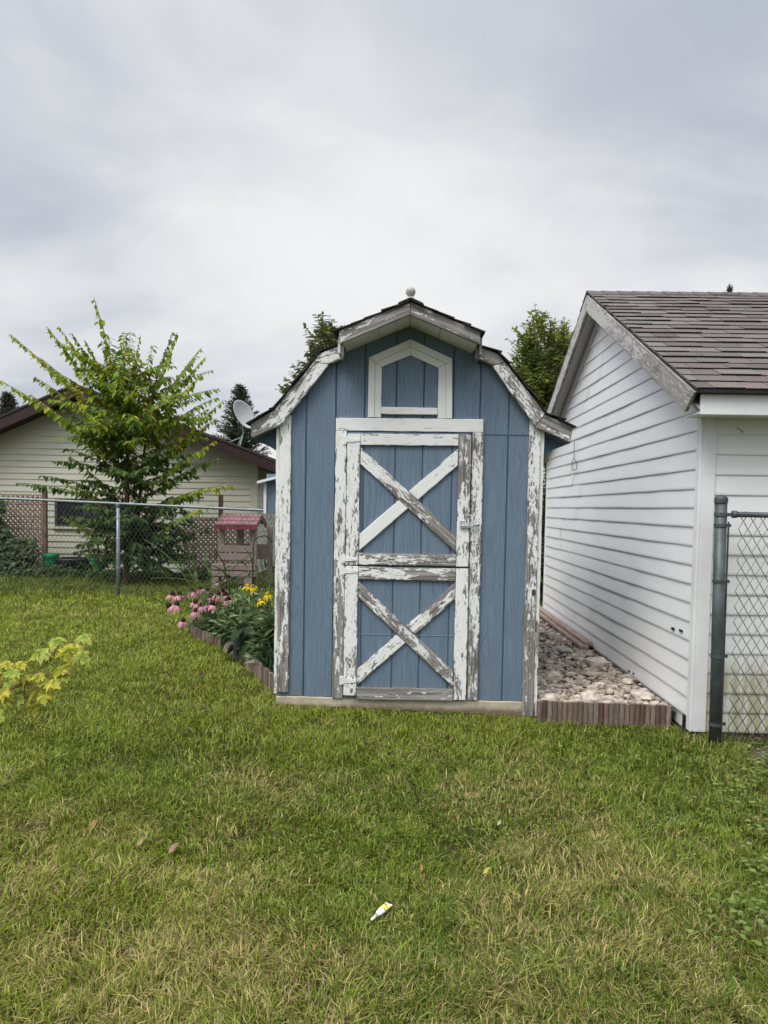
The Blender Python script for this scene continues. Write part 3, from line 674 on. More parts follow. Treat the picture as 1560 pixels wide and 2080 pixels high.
# sloped soffit planks under the gable overhang + frieze boards
for sgn in (-1, 1):
    n = 15
    for i in range(n):
        s0 = i/n*2.74+0.002; s1 = (i+1)/n*2.74-0.003
        mb = MB(); y0 = GM+sgn*s0; y1 = GM+sgn*s1
        z0 = ridge-0.115-SL*s0; z1 = ridge-0.115-SL*s1
        xa = RX-GX+0.001 if sgn > 0 else RX-GX+0.024
        mb.hexa([(RX-GX+0.024, y0-GY0, z0), (-0.001, y0-GY0, z0), (-0.001, y0-GY0, z0+0.015), (RX-GX+0.024, y0-GY0, z0+0.015)],
                [(RX-GX+0.024, y1-GY0, z1), (-0.001, y1-GY0, z1), (-0.001, y1-GY0, z1+0.015), (RX-GX+0.024, y1-GY0, z1+0.015)])
        o = mb.build('soffit', 'rake', garage); o['peel0'] = 0.12; o['peel1'] = 0.15
    mb = MB(); a = GM; b = GM+sgn*2.5
    mb.hexa([(-0.030, a-GY0, 3.535), (-0.008, a-GY0, 3.535), (-0.008, a-GY0, 3.44), (-0.030, a-GY0, 3.44)],
            [(-0.030, b-GY0, 3.535-SL*2.5), (-0.008, b-GY0, 3.535-SL*2.5), (-0.008, b-GY0, 3.44-SL*2.5), (-0.030, b-GY0, 3.44-SL*2.5)])
    o = mb.build('frieze_board', 'rake', garage); o['peel0'] = 0.12; o['peel1'] = 0.12
# eave fascia and soffit on the front
mb = MB(); mb.box(RX-GX+0.028, GXE-GX+0.2, 4.545-GY0, 4.567-GY0, 2.118, 2.246); mb.build('fascia', 'white_trim', garage, bevel=0.003)
mb = MB(); mb.box(RX-GX+0.030, GXE-GX+0.2, 4.569-GY0, -0.001, 2.128, 2.140); mb.build('soffit', 'white_trim', garage)
mb = MB(); mb.box(RX-GX-0.01, GXE-GX+0.2, 4.505-GY0, 4.535-GY0, 2.248, 2.268); mb.build('drip_edge', 'black', garage)
# roof deck and shingle tabs
def garage_roof():
    mb = MB(); X0, X1 = RX-GX-0.018, GXE-GX+0.25
    for sgn in (-1, 1):
        y0 = GM+sgn*2.76; mb.hexa([(X0+0.012, y0-GY0, eave-0.006), (X1, y0-GY0, eave-0.006), (X1, y0-GY0, eave+0.012), (X0+0.012, y0-GY0, eave+0.012)],
                                  [(X0+0.012, GM-GY0, ridge-0.0), (X1, GM-GY0, ridge-0.0), (X1, GM-GY0, ridge+0.02), (X0+0.012, GM-GY0, ridge+0.02)])
    mb.build('roof_deck', 'dark_edge', garage)
    mb = MB(); ln = math.hypot(2.78, 2.78*SL); ex = 0.142
    for sgn in (-1, 1):
        d = Vector((0, -sgn, SL)).normalized(); nn = Vector((0, sgn*SL, 1)).normalized()
        o = Vector((0, GM+sgn*2.775-GY0, eave+0.010))
        r = 0
        while r*ex < ln-0.04:
            s = r*ex; x = X0-random.uniform(0, 0.3)
            lim = X1
            while x < lim:
                xx = x+random.choice((0.16, 0.20, 0.25, 0.30))*random.uniform(0.9, 1.1)
                xa, xb = max(x, X0+random.uniform(-0.004, 0.004)), min(xx, lim)
                if xb-xa > 0.01:
                    th = random.choice((0.009, 0.012, 0.015))+random.uniform(0, 0.003)
                    g = random.uniform(0.84, 1.16); w = random.random()
                    base = (0.168, 0.152, 0.142) if w < 0.6 else ((0.135, 0.118, 0.111) if w < 0.87 else (0.160, 0.130, 0.121))
                    mb.col = tuple(c*g for c in base)
                    a0 = o+d*(s+random.uniform(-0.003, 0.003))+nn*(0.006+th); a1 = o+d*min(ln, s+ex+0.05)+nn*0.006
                    b0 = a0-nn*(0.004+th*0.8); b1 = a1-nn*0.005
                    mb.hexa([(xa, p.y, p.z) for p in (b0, b1, a1, a0)], [(xb-0.005, p.y, p.z) for p in (b0, b1, a1, a0)])
                    mb.col = (0.022, 0.020, 0.020); e0 = b0-d*0.0012; e1 = a0-d*0.0012-nn*0.0015; mb.add([(xa, e0.y, e0.z), (xb-0.003, e0.y, e0.z), (xb-0.003, e1.y, e1.z), (xa, e1.y, e1.z)], [(0, 1, 2, 3)])  # near-black asphalt edge, drawn to put in the shadow line under each course
                x = xx
            r += 1
    # ridge caps
    x = X0-0.005
    while x < X1:
        g = random.uniform(0.8, 1.15); mb.col = (0.135*g, 0.117*g, 0.113*g); xx = min(X1, x+0.15)
        for sgn in (-1, 1):
            p0 = (GM-GY0, ridge+0.045); p1 = (GM+sgn*0.15-GY0, ridge+0.045-0.15*SL)
            mb.hexa([(x, p0[0], p0[1]), (x, p1[0], p1[1]), (x, p1[0], p1[1]-0.01), (x, p0[0], p0[1]-0.01)], [(xx+0.02, p0[0], p0[1]-0.006), (xx+0.02, p1[0], p1[1]-0.006), (xx+0.02, p1[0], p1[1]-0.016), (xx+0.02, p0[0], p0[1]-0.016)])
        x = xx
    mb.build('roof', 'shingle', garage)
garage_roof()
# holes and scuffs in the side siding
def hole(px, py, rx, rz):
    w = ray(px, py); t = (GX-0.017)/w.x; p = w*t+Vector((0, 0, EYE))
    mb = MB(); k = 14; poly = [(rx*math.cos(2*math.pi*i/k), rz*math.sin(2*math.pi*i/k)) for i in range(k)]
    mb.prism(poly, lambda u, v, d: (p.x-GX+d, p.y-GY0+u, p.z+v), -0.0015, 0.006)
    mb.build('hole', 'black', garage)
hole(1366, 1277, 0.030, 0.010); hole(1382, 1281, 0.032, 0.008); hole(1277, 1363, 0.03, 0.005); hole(1286, 1368, 0.018, 0.006)
# wire loop under the shed eave on the siding, hanging wire under the front eave
p = P(1135, 915, 8.2); q = lambda dx, dz: (GX-0.03-GX, p.y-GY0+dx, p.z+dz)
mb = MB(); mb.tube([q(0, 0.1), q(0.02, 0.0), q(-0.02, -0.10), q(-0.16, -0.15), q(-0.12, -0.22), q(0.05, -0.22), q(0.10, -0.13), q(0.02, -0.08)], 0.004, 5); mb.build('wire', 'wire', garage)
p = P(1500, 868, 4.76)
mb = MB(); mb.tube([(p.x-GX-0.012, p.y-GY0, p.z), (p.x-GX, p.y-GY0-0.01, p.z-0.012), (p.x-GX+0.012, p.y-GY0-0.012, p.z-0.018), (p.x-GX+0.02, p.y-GY0, p.z-0.034), (p.x-GX+0.03, p.y-GY0-0.01, p.z-0.026)], 0.003, 5); mb.build('wire', 'wire', garage)

# planks lying along the garage foot
for i, (dx, z0, z1, y0, y1, lab) in enumerate(((-0.055, 0.135, 0.165, 7.2, 10.2, 'long grey plank lying against the foot of the white garage wall, upper one'), (-0.10, 0.105, 0.134, 7.15, 10.0, 'long reddish plank lying lower on the rubble along the garage wall'))):
    mb = MB(); n = 14
    for k in range(n):
        a = lerp(y0, y1, k/n); b = lerp(y0, y1, (k+1)/n); s = lambda t: 0.008*math.sin(t*1.3+i)
        mb.hexa([(GX+dx-0.05+s(a), a, z0), (GX+dx+0.03+s(a), a, z0), (GX+dx+0.03+s(a), a, z1), (GX+dx-0.05+s(a), a, z1)],
                [(GX+dx-0.05+s(b), b, z0), (GX+dx+0.03+s(b), b, z0), (GX+dx+0.03+s(b), b, z1), (GX+dx-0.05+s(b), b, z1)])
    tag(mb.build('plank', 'plank', base=(GX+dx, (y0+y1)/2, z0)), lab, 'plank', 'planks along the garage')

# ================================================================== RUBBLE BED BETWEEN SHED AND GARAGE
def rock_mesh(mb, c, r, sq=0.7, sub=1):
    bm = bmesh.new(); bmesh.ops.create_icosphere(bm, subdivisions=sub, radius=1.0)
    rx, ry, rz = r*random.uniform(0.7, 1.35), r*random.uniform(0.7, 1.3), r*sq*random.uniform(0.6, 1.2); a = random.uniform(0, 6.28)
    vs = []
    for v in bm.verts:
        k = random.uniform(0.66, 1.2); x, y, z = v.co.x*rx*k, v.co.y*ry*k, v.co.z*rz*k
        vs.append((c[0]+x*math.cos(a)-y*math.sin(a), c[1]+x*math.sin(a)+y*math.cos(a), c[2]+z))
    fs = [tuple(v.index for v in f.verts) for f in bm.faces]; bm.free(); mb.add(vs, fs)
mb = MB(); mb.add([(1.03, 5.06, 0.085), (1.995, 5.06, 0.085), (1.995, 11.0, 0.05), (1.03, 11.0, 0.05)], [(0, 1, 2, 3)])
tag(mb.build('soil', 'dirt'), kind='structure')
mb = MB()
for i in range(3600):
    y = 5.09+6.0*random.random()**1.6; x = random.uniform(1.04, 1.97)
    r = 0.014+0.034*random.random()**3.2; g = random.uniform(0.6, 1.2)
    b = random.choice(((0.47, 0.40, 0.335), (0.41, 0.34, 0.28), (0.52, 0.45, 0.38), (0.33, 0.26, 0.205))); mb.col = tuple(c*g for c in b)
    rock_mesh(mb, (x, y, 0.088-0.006*(y-5.1)+random.uniform(0, 0.02)), r, 0.6)
tag(mb.build('crushed_rock', 'rock'), 'tan crushed rock filling the strip between blue shed and white garage', 'gravel', kind='stuff')
chunks = [(1.83, 5.30, 0.085, 'pale chunk of old concrete against the garage foundation, nearest the log edging'), (1.86, 5.75, 0.07, 'pale concrete chunk against the garage foundation behind the nearest chunk'),
          (1.80, 6.35, 0.10, 'broad pale concrete chunk beside the near end of the planks'), (1.62, 7.05, 0.065, 'rounded grey rock beside the plank ends'),
          (1.60, 7.9, 0.085, 'mid sized grey rock lying halfway along the planks'), (1.50, 8.9, 0.13, 'big pale rock near the far end of the rubble strip'), (1.13, 5.22, 0.055, 'white jagged stone at the foot of the shed corner'),
          (1.42, 5.24, 0.06, 'flat white stone just behind the middle of the log edging'), (1.30, 5.9, 0.055, 'flat pale stone in the middle of the rubble strip')]
for x, y, r, lab in chunks:
    mb = MB(); mb.col = (0.53, 0.47, 0.40) if 'grey' not in lab else (0.36, 0.35, 0.32)
    rock_mesh(mb, (0, 0, 0), r, 0.75, 2)
    tag(mb.build('rock', 'rock', loc=(x, y, 0.095+r*0.3)), lab, 'rock', 'larger rocks in the rubble strip')
# log edging, right
def log_edging(path, top, bot, wlog, jitter=0.004):
    mb = MB(); pts = [Vector(p) for p in path]; segs = []
    for a, b in zip(pts, pts[1:]):
        n = max(1, round((b-a).length/wlog))
        for i in range(n): segs.append((a+(b-a)*((i+0.5)/n), (b-a).normalized()))
    for p, d in segs:
        g = random.uniform(0.6, 1.25); b = random.choice(((0.20, 0.145, 0.115), (0.155, 0.105, 0.085), (0.24, 0.19, 0.155))); mb.col = tuple(c*g for c in b)
        nn = Vector((d.y, -d.x, 0)); r = wlog*0.49; t = top+random.uniform(-jitter, jitter)
        z0 = bot+p.z; z1 = t+p.z
        prof = [(-r, 0.012), (-r, -0.006), (-r*0.6, -0.013), (0, -0.016), (r*0.6, -0.013), (r, -0.006), (r, 0.012)]
        mb.prism(prof, lambda u, v, z: tuple(Vector((p.x, p.y, z))+d*u-nn*v), z0, z1)
    return mb
mb = log_edging([(1.005, 5.055, 0), (1.945, 5.02, 0)], 0.135, -0.08, 0.0365)
tag(mb.build('log_edging', 'edging', bevel=0.002, base=(1.475, 5.04, 0)), 'straight row of upright half logs holding the rubble between shed and garage', 'edging')
lp = [(-0.945, 5.43, 0.03), (-1.20, 5.98, 0.03), (-1.40, 6.36, 0.03)]
mb = log_edging(lp, 0.145, -0.1, 0.042)
lp2 = [(-1.43, 6.42, 0.03), (-1.66, 6.92, 0.03), (-1.96, 7.33, 0.03), (-2.17, 7.55, 0.03), (-2.36, 7.95, 0.03), (-2.45, 8.5, 0.03)]
mb2 = log_edging(lp2, 0.125, -0.1, 0.042)
mb.v += mb2.v; mb.f += [tuple(i+len(mb.v)-len(mb2.v) for i in f) for f in mb2.f]; mb.c += mb2.c
tag(mb.build('log_edging', 'edging', bevel=0.002, base=(-1.6, 6.8, 0)), 'bent row of upright half logs edging the flower bed left of the shed', 'edging')
mb = MB(); mb.add([(x*0.99-0.01, y+0.02, 0.085) for x, y in BED], [tuple(range(len(BED)))]); tag(mb.build('flower_bed_soil', 'soil'), kind='structure')

# ================================================================== FENCES
def chain(mb, x0, x1, z0, z1, Y, W=0.031, h=0.10, r=0.0029, seg=4, sub=2, zf=None, yf=None):
    n = int((x1-x0)/W)
    for i in range(n):
        pts = []; k = 0; z = z0
        while z <= z1+1e-6:
            on = (k+i) % 2
            x = x0+i*W+(W if on else 0)
            sl = zf(x) if zf else 0
            pts.append(Vector((x, Y+(0.003 if on else -0.003), z+sl))); k += 1; z += h/2
        out = []
        for a, b in zip(pts, pts[1:]):
            out += [a, a+(b-a)*0.14+Vector((0, 0, 0.0))]
            m = a.lerp(b, 0.5); out += [m, a+(b-a)*0.86]
        out.append(pts[-1])
        mb.tube(out, r, seg, cap=False)
# right fence, dark pipe post right in front of the garage corner
FY = 4.615
rf = empty('chain_link_fence', (2.095, FY, 0), 'dark chain link fence with thick round post in front of the white garage', 'fence')
tp = P(1465, 1010, FY); bp = P(1452, 1500, FY)
def loc(p): return (p[0]-2.095, p[1]-FY, p[2])
mb = MB(); d = (tp-bp); b0 = bp-d*0.14
mb.tube([loc(b0), loc(tp)], 0.0375, 20); post = mb.build('post', 'dark_metal', rf, smooth=True)
mb = MB(); mb.lathe(loc(tp-d*0.005), [(0.0415, -0.03), (0.0415, 0.0), (0.040, 0.004), (0.030, 0.016), (0.015, 0.023), (0, 0.025)], 20); mb.build('post_cap', 'dark_metal', rf, smooth=True)
for t in (0.655*0+0.93, 0.885, 0.655, 0.345, 0.062):
    c = bp+d*t; mb = MB(); mb.lathe(loc(c), [(0.0385, -0.011), (0.041, -0.011), (0.041, 0.011), (0.0385, 0.011)], 20)
    mb.box(c.x-2.095+0.036, c.x-2.095+0.066, -0.006, 0.006, c.z-0.010, c.z+0.010); mb.build('band', 'dark_metal', rf)
ry = P(1500, 1045, FY).z; slope = -0.004
zz = lambda x: ry-0.0045*(x-2.2)
mb = MB(); mb.tube([(0.045, 0, zz(2.14)), (2.5, 0, zz(4.6))], 0.0185, 12); mb.build('top_rail', 'dark_metal', rf, smooth=True)
mb = MB(); mb.lathe((0.045, 0, zz(2.14)), [(0.0, -0.012), (0.024, -0.010), (0.024, 0.016), (0.0195, 0.018)], 12, Vector((1, 0, 0))); mb.build('rail_cup', 'dark_metal', rf, smooth=True)
mb = MB(); tb0 = P(1471, 1480, FY); tt = P(1484, 1065, FY); mb.tube([loc(P(1464, 1515, FY)), loc(P(1480, 1060, FY))], 0.006, 8); mb.build('tension_bar', 'dark_metal', rf)
mb = MB(); chain(mb, 0.070, 2.46, 0.0, ry+0.032, 0.0, r=0.0029)
# shear the fabric to the leaning post
mb.v = [(v[0]+0.012*(v[2]-0.9)*math.exp(-v[0]*0.6), v[1], v[2]) for v in mb.v]
mb.build('mesh', 'wire', rf)
mb = MB(); mb.tube([(2.5, 0, -0.2), (2.5, 0, 1.6)], 0.03, 14); mb.build('post', 'dark_metal', rf, smooth=True)
for x in (0.12, 0.42, 0.95, 1.5):
    mb = MB(); z = zz(2.095+x); mb.tube([(x+0.003*math.cos(t), 0.021*math.cos(t), z+0.021*math.sin(t)) for t in [i*0.7 for i in range(10)]], 0.0022, 5); mb.build('tie_wire', 'wire', rf)
# left fence, galvanised
LY = 10.75
lf = empty('chain_link_fence', (-4.27, LY, 0), 'long galvanised chain link fence at the back of the lawn', 'fence')
lz = lambda x: interp(x, [(-9, 1.535), (P(0, 1012, LY).x, P(0, 1012, LY).z), (P(240, 1023, LY).x, P(240, 1023, LY).z), (P(540, 1037, LY).x, P(540, 1037, LY).z), (0, 1.40)])
def ll(x, z): return (x+4.27, 0, z)
mb = MB(); xs = [-9+0.6*i for i in range(14)]; mb.tube([ll(x, lz(x)) for x in xs], 0.021, 10); mb.build('top_rail', 'galv', lf, smooth=True)
pt = P(240, 1020, LY); pb = P(240, 1222, LY)
for k, (x0, x1) in enumerate(((pb.x, pt.x), (pb.x-3.05, pt.x-3.05), (pb.x+3.05, pt.x+3.05))):
    mb = MB(); mb.tube([ll(x0, -0.3), ll(x1, lz(x1)-0.02)], 0.028, 12); mb.build('post', 'galv', lf, smooth=True)
    mb = MB(); mb.lathe(ll(x1, lz(x1)-0.03), [(0.030, -0.03), (0.033, -0.028), (0.033, 0.025), (0.026, 0.045), (0, 0.05)], 12); mb.build('post_cap', 'galv', lf, smooth=True)
    for z in (0.5, 0.95, 1.28):
        mb = MB(); mb.tube([(x1+4.27-0.045, -0.032, z), (x1+4.27, -0.036, z), (x1+4.27+0.05, -0.03, z+0.005)], 0.0035, 5); mb.build('tie_wire', 'galv', lf)
mb = MB(); chain(mb, -9+4.27, -1.2+4.27, -1.50, 0.0, 0.0, W=0.034, h=0.105, r=0.0019, seg=3, zf=lambda x: lz(x-4.27)); mb.build('mesh', 'wire_far', lf)

# ================================================================== NEIGHBOUR'S HOUSE
HY = 15.0
apx = P(152, 783, HY-0.5); rr = P(557, 936, HY-0.5); lft = P(0, 850, HY-0.5)
hs = (apx.z-rr.z)/(rr.x-apx.x); hsl = (apx.z-lft.z)/(apx.x-lft.x)
cR = P(521, 1000, HY).x; cL = apx.x-(cR-apx.x)-0.6
house = empty('neighbour_house', ((cL+cR)/2, HY, 0), 'low cream sided house with maroon roof edges behind the chain link fence', 'house')
hx = (cL+cR)/2
def hl(x): return x-hx
wt = lambda x: apx.z-0.16-(hs*(x-apx.x) if x > apx.x else hsl*(apx.x-x))
hzs = [0.0+0.131*i for i in range(40)]
def hlo(z): return max(cL, apx.x-(apx.z-0.16-z)/hsl) if z > wt(cL) else cL
def hhi(z): return min(cR-0.13, apx.x+(apx.z-0.16-z)/hs) if z > wt(cR-0.13) else cR-0.13
mb = MB(); lap(mb, [z for z in hzs if z < apx.z-0.2], hlo, hhi, lambda u, z, o: (hl(u), -o, z), 0.016, 16); mb.build('siding', 'cream_vinyl', house)
mb = MB(); lap(mb, [z for z in hzs if z < wt(cR)], lambda z: 0.05, lambda z: 8.0, lambda u, z, o: (hl(cR)+o, u, z), 0.016, 8); mb.build('siding', 'cream_vinyl', house)
mb = MB(); mb.prism([(hl(cL), -0.2), (hl(cR)-0.012, -0.2), (hl(cR)-0.012, wt(cR)), (hl(apx.x), apx.z-0.17), (hl(cL), wt(cL))], lambda u, v, d: (u, d, v), 0.012, 8.0); mb.build('wall_core', 'cream_post', house)
mb = MB(); mb.box(hl(cR)-0.13, hl(cR)+0.025, -0.025, 0.10, -0.05, wt(cR)+0.02); mb.build('corner_board', 'cream_post', house, bevel=0.004)
# roof slabs, rakes, soffit
xr = rr.x+0.35; xl = cL-0.6
zr = apx.z-hs*(xr-apx.x); zl = apx.z-hsl*(apx.x-xl)
mb = MB()
for (xa, za) in ((xr, zr), (xl, zl)):
    mb.prism([(hl(apx.x), apx.z+0.001), (hl(xa), za+0.001), (hl(xa), za+0.045), (hl(apx.x), apx.z+0.045)], lambda u, v, d: (u, d, v), -0.54, 8.5)
mb.build('roof', plain('dark_roofing', (0.045, 0.038, 0.036), 0.9, 0.3, 30, 0.5), house)
for (xa, za) in ((xr, zr), (xl, zl)):
    mb = MB(); mb.prism([(hl(apx.x), apx.z), (hl(xa), za), (hl(xa), za-0.225), (hl(apx.x), apx.z-0.225)], lambda u, v, d: (u, d, v), -0.52, -0.49); mb.build('rake_board', 'maroon', house)
    mb = MB(); mb.prism([(hl(apx.x), apx.z-0.15), (hl(xa), za-0.15), (hl(xa), za-0.165), (hl(apx.x), apx.z-0.165)], lambda u, v, d: (u, d, v), -0.489, -0.018); mb.build('soffit', 'maroon', house)
mb = MB(); mb.box(hl(xr)-0.03, hl(xr), -0.489, 8.4, zr-0.21, zr-0.002); mb.build('fascia', 'maroon', house)
mb = MB(); mb.prism([(hl(cR)+0.03, wt(cR)-0.04), (hl(xr)-0.035, zr-0.18), (hl(xr)-0.035, zr-0.17), (hl(cR)+0.03, wt(cR)-0.03)], lambda u, v, d: (u, d, v), -0.018, 8.3); mb.build('soffit', 'maroon', house)
a = P(113, 1013, HY); b = P(232, 1071, HY)
mb = MB()
for x0, x1, z0, z1 in ((a.x, a.x+0.06, b.z, a.z), (b.x-0.06, b.x, b.z, a.z), (a.x+0.061, b.x-0.061, a.z-0.06, a.z), (a.x+0.061, b.x-0.061, b.z, b.z+0.05), ((a.x+b.x)/2-0.02, (a.x+b.x)/2+0.02, b.z+0.051, a.z-0.061)):
    mb.box(hl(x0), hl(x1), -0.045, 0.01, z0, z1)
wn = mb.build('window', plain('window_frame_dark', (0.05, 0.05, 0.055), 0.5, 0.2), house)
mb = MB(); mb.box(hl(a.x)+0.062, hl(b.x)-0.062, -0.024, -0.018, b.z+0.052, a.z-0.062); mb.build('pane', 'glass', wn)
mb = MB(); mb.box(hl(a.x)-0.05, hl(b.x)+0.05, -0.06, 0.0, b.z-0.05, b.z-0.002); mb.build('sill', 'cream_post', wn)
# dish on the roof
dc = P(494, 843, HY+1.0); rootz = apx.z-hs*(dc.x-apx.x)+0.05
dish = empty('satellite_dish', (dc.x-0.15, HY+1.0, rootz), 'grey satellite dish on struts on the maroon edged roof', 'satellite dish')
o0 = Vector((dc.x-0.15, HY+1.0, rootz)); dv = Vector((0.80, -0.42, 0.36)).normalized()
mb = MB(); mb.lathe(dc-o0, [(0.0, -0.04), (0.12, -0.03), (0.22, -0.01), (0.30, 0.02), (0.345, 0.05), (0.35, 0.045), (0.30, 0.010), (0.22, -0.022), (0.12, -0.042), (0, -0.052)], 28, dv); dd = mb.build('reflector', 'dish', dish, smooth=True)
mb = MB(); bk = dc-dv*0.06-o0
mb.tube([bk, (0.16, 0, -(rootz-o0.z)+0.30), (0.02, 0.0, -0.04)], 0.022, 10); mb.tube([(0.15, 0, 0.22), (-0.22, -0.05, 0.06)], 0.014, 8); mb.tube([(0.15, 0, 0.25), (0.12, -0.2, -0.02)], 0.014, 8); mb.build('mast', 'galv', dish)
# trellises against the house
def trellis(x0, x1, z0, z1, Y, postx, pz, label, sp=0.10):
    t = empty('trellis', ((x0+x1)/2, Y, 0), label, 'trellis'); ox = (x0+x1)/2
    for s, yy in ((1, 0.0), (-1, 0.011)):
        mb = MB(); H = z1-z0; c = x0-H
        while c < x1+H:
            # slat along 45 degrees clipped to rectangle
            if s > 0: xa, za, xb, zb = c, z0, c+H, z1
            else: xa, za, xb, zb = c, z1, c+H, z0
            t0 = max(0, (x0-xa)/(xb-xa)); t1 = min(1, (x1-xa)/(xb-xa))
            if t1 > t0+0.02:
                A = (lerp(xa, xb, t0)-ox, lerp(za, zb, t0)); B = (lerp(xa, xb, t1)-ox, lerp(za, zb, t1)); w = 0.017
                mb.prism([(A[0]-w*0.7, A[1]+w*0.7*s), (A[0]+w*0.7, A[1]-w*0.7*s), (B[0]+w*0.7, B[1]-w*0.7*s), (B[0]-w*0.7, B[1]+w*0.7*s)], lambda u, v, d: (u, d, v), yy, yy+0.009)
            c += sp
        mb.build('lattice', 'lattice', t)
    mb = MB(); mb.box(postx-ox-0.04, postx-ox+0.04, -0.085, -0.012, -0.2, pz); mb.build('post', plain('trellis_post', (0.16, 0.095, 0.07), 0.8, 0.3), t)
    return t
a = P(0, 1003, 14.2); b = P(96, 1108, 14.2)
trellis(a.x-1.2, b.x, 0.15, a.z, 14.2, b.x-0.02, P(95, 994, 14.2).z, 'brown lattice trellis with tall post beside the basement window')
a = P(372, 1040, 14.2); b = P(462, 1160, 14.2)
trellis(a.x, b.x+0.5, 0.05, a.z-0.1, 14.2, P(450, 1005, 14.2).x, P(450, 1005, 14.2).z, 'brown lattice trellis behind the toy playhouse and the green sapling')

# buckets and tub by the house
def bucket(px, py0, py1, w, Y, label, mat='green_pl', k=1.0):
    base = P(px, py1, Y); base.z = max(base.z, 0.0); top = P(px, py0, Y).z; h = top-base.z; r = w/2/F*Y
    o = empty('bucket' if mat == 'green_pl' else 'tub', (base.x, Y, base.z), label, 'bucket' if mat == 'green_pl' else 'tub', 'green buckets by the house' if mat == 'green_pl' else None)
    mb = MB(); mb.lathe((0, 0, 0), [(0, 0.003), (r*0.80, 0.0), (r*0.97, h*0.82), (r*1.05, h*0.83), (r*1.05, h*0.95), (r*1.0, h), (r*0.95, h), (r*0.78, 0.02), (0, 0.02)], 24); mb.build('body', mat, o, smooth=False)
    mb = MB(); mb.tube([(r*1.06*math.cos(t), r*1.06*math.sin(t)*0.9-0.01, h*0.88-0.16*h*(1-abs(math.cos(t)))) for t in [math.pi+i*math.pi/10 for i in range(11)]], 0.006, 6); mb.build('handle', 'black', o)
bucket(104, 1124, 1162, 31, 13.9, 'bright green bucket at the left end of the black tub')
bucket(197, 1130, 1164, 30, 13.9, 'green bucket half hidden by sapling leaves beside the black tub')
bucket(297, 1137, 1162, 20, 13.9, 'small green bucket under the dense sapling, right of the fence post')
bucket(150, 1133, 1166, 68, 14.0, 'wide black tub between two green buckets', 'black')
# toy playhouse
PYH = 12.1
def pz(cx, cy): return P(330+cx/4.16, 940+cy/4.16, PYH)
pr = pz(615, 1075); ph = empty('toy_playhouse', (pr.x, PYH, 0), 'faded taupe plastic toy playhouse with mauve roof behind the fence', 'playhouse')
def pbox(name, mat, c0, c1, y0, y1, bev=0.008, par=None):
    a = pz(*c0); b = pz(*c1); mb = MB(); mb.box(a.x-pr.x, b.x-pr.x, y0, y1, b.z, a.z); return mb.build(name, mat, par or ph, bevel=bev)
dp = 0.62
pbox('post', 'taupe', (470, 530), (520, 1075), 0.0, 0.07); pbox('post', 'taupe', (738, 540), (790, 1075), 0.0, 0.07)
pbox('post', 'taupe', (560, 535), (615, 1060), dp, dp+0.07); pbox('post', 'taupe', (828, 545), (870, 1060), dp, dp+0.07)
pbox('front_panel', 'taupe', (476, 697), (768, 758), -0.020, 0.03); pbox('front_panel', 'taupe', (476, 764), (768, 826), -0.020, 0.03)
pbox('counter', 'taupe', (430, 850), (802, 905), -0.16, 0.06); pbox('counter', 'taupe', (430, 908), (802, 958), -0.16, 0.06)
pbox('leg', 'taupe', (432, 958), (490, 1095), -0.15, -0.05); pbox('leg', 'taupe', (706, 962), (772, 1095), -0.15, -0.05)
pbox('back_panel', 'taupe', (575, 700), (830, 840), dp+0.01, dp+0.05)
A = pz(462, 522); B = pz(800, 545); Cc = pz(520, 445); D_ = pz(850, 462)
x0 = A.x-pr.x; x1 = B.x-pr.x+0.02; ze = A.z; zt = Cc.z+0.02
mb = MB(); nrow = 3; yr = dp/2+0.03; y0 = -0.14; y1 = dp+0.2
for sgn in (0, 1):
    for r_ in range(nrow):
        t0, t1 = r_/nrow, (r_+1)/nrow; x = x0; first = True
        while x < x1-0.01:
            xx = min(x1, x+(0.055 if (first and r_ % 2) else 0.115)); first = False
            f = lambda t: ((y0 if not sgn else y1)+(yr-(y0 if not sgn else y1))*t, ze+(zt-ze)*t)
            (ya, za), (yb, zb) = f(t0), f(t1)
            mb.hexa([(x+0.003, ya, za+0.022), (xx-0.003, ya, za+0.022), (xx-0.003, yb, zb+0.008), (x+0.003, yb, zb+0.008)], [(x+0.003, ya, za), (xx-0.003, ya, za), (xx-0.003, yb, zb-0.012), (x+0.003, yb, zb-0.012)])
            x = xx
mb.build('roof', 'mauve', ph)
mb = MB(); dz = plain('dark_red_plastic', (0.16, 0.03, 0.045), 0.5, 0.2)
mb.box(x0, x1, y0+0.005, y0+0.03, ze-0.075, ze-0.002)
for xx in (x0+0.01, x1-0.03):
    mb.prism([(y0+0.031, ze-0.07), (y0+0.031, ze-0.005), (yr, zt-0.012), (y1, ze-0.005), (y1, ze-0.07), (yr, zt-0.09)], lambda u, v, d: (d, u, v), xx, xx+0.022)
mb.build('roof_trim', dz, ph, bevel=0.004)
mb = MB(); c = pz(722, 560); mb.lathe((c.x-pr.x, 0.45, c.z), [(0, -0.08), (0.05, -0.06), (0.055, 0.03), (0.02, 0.06), (0, 0.06)], 12); mb.build('bell', plain('rust_bell', (0.2, 0.06, 0.03), 0.6, 0.2), ph, smooth=True)
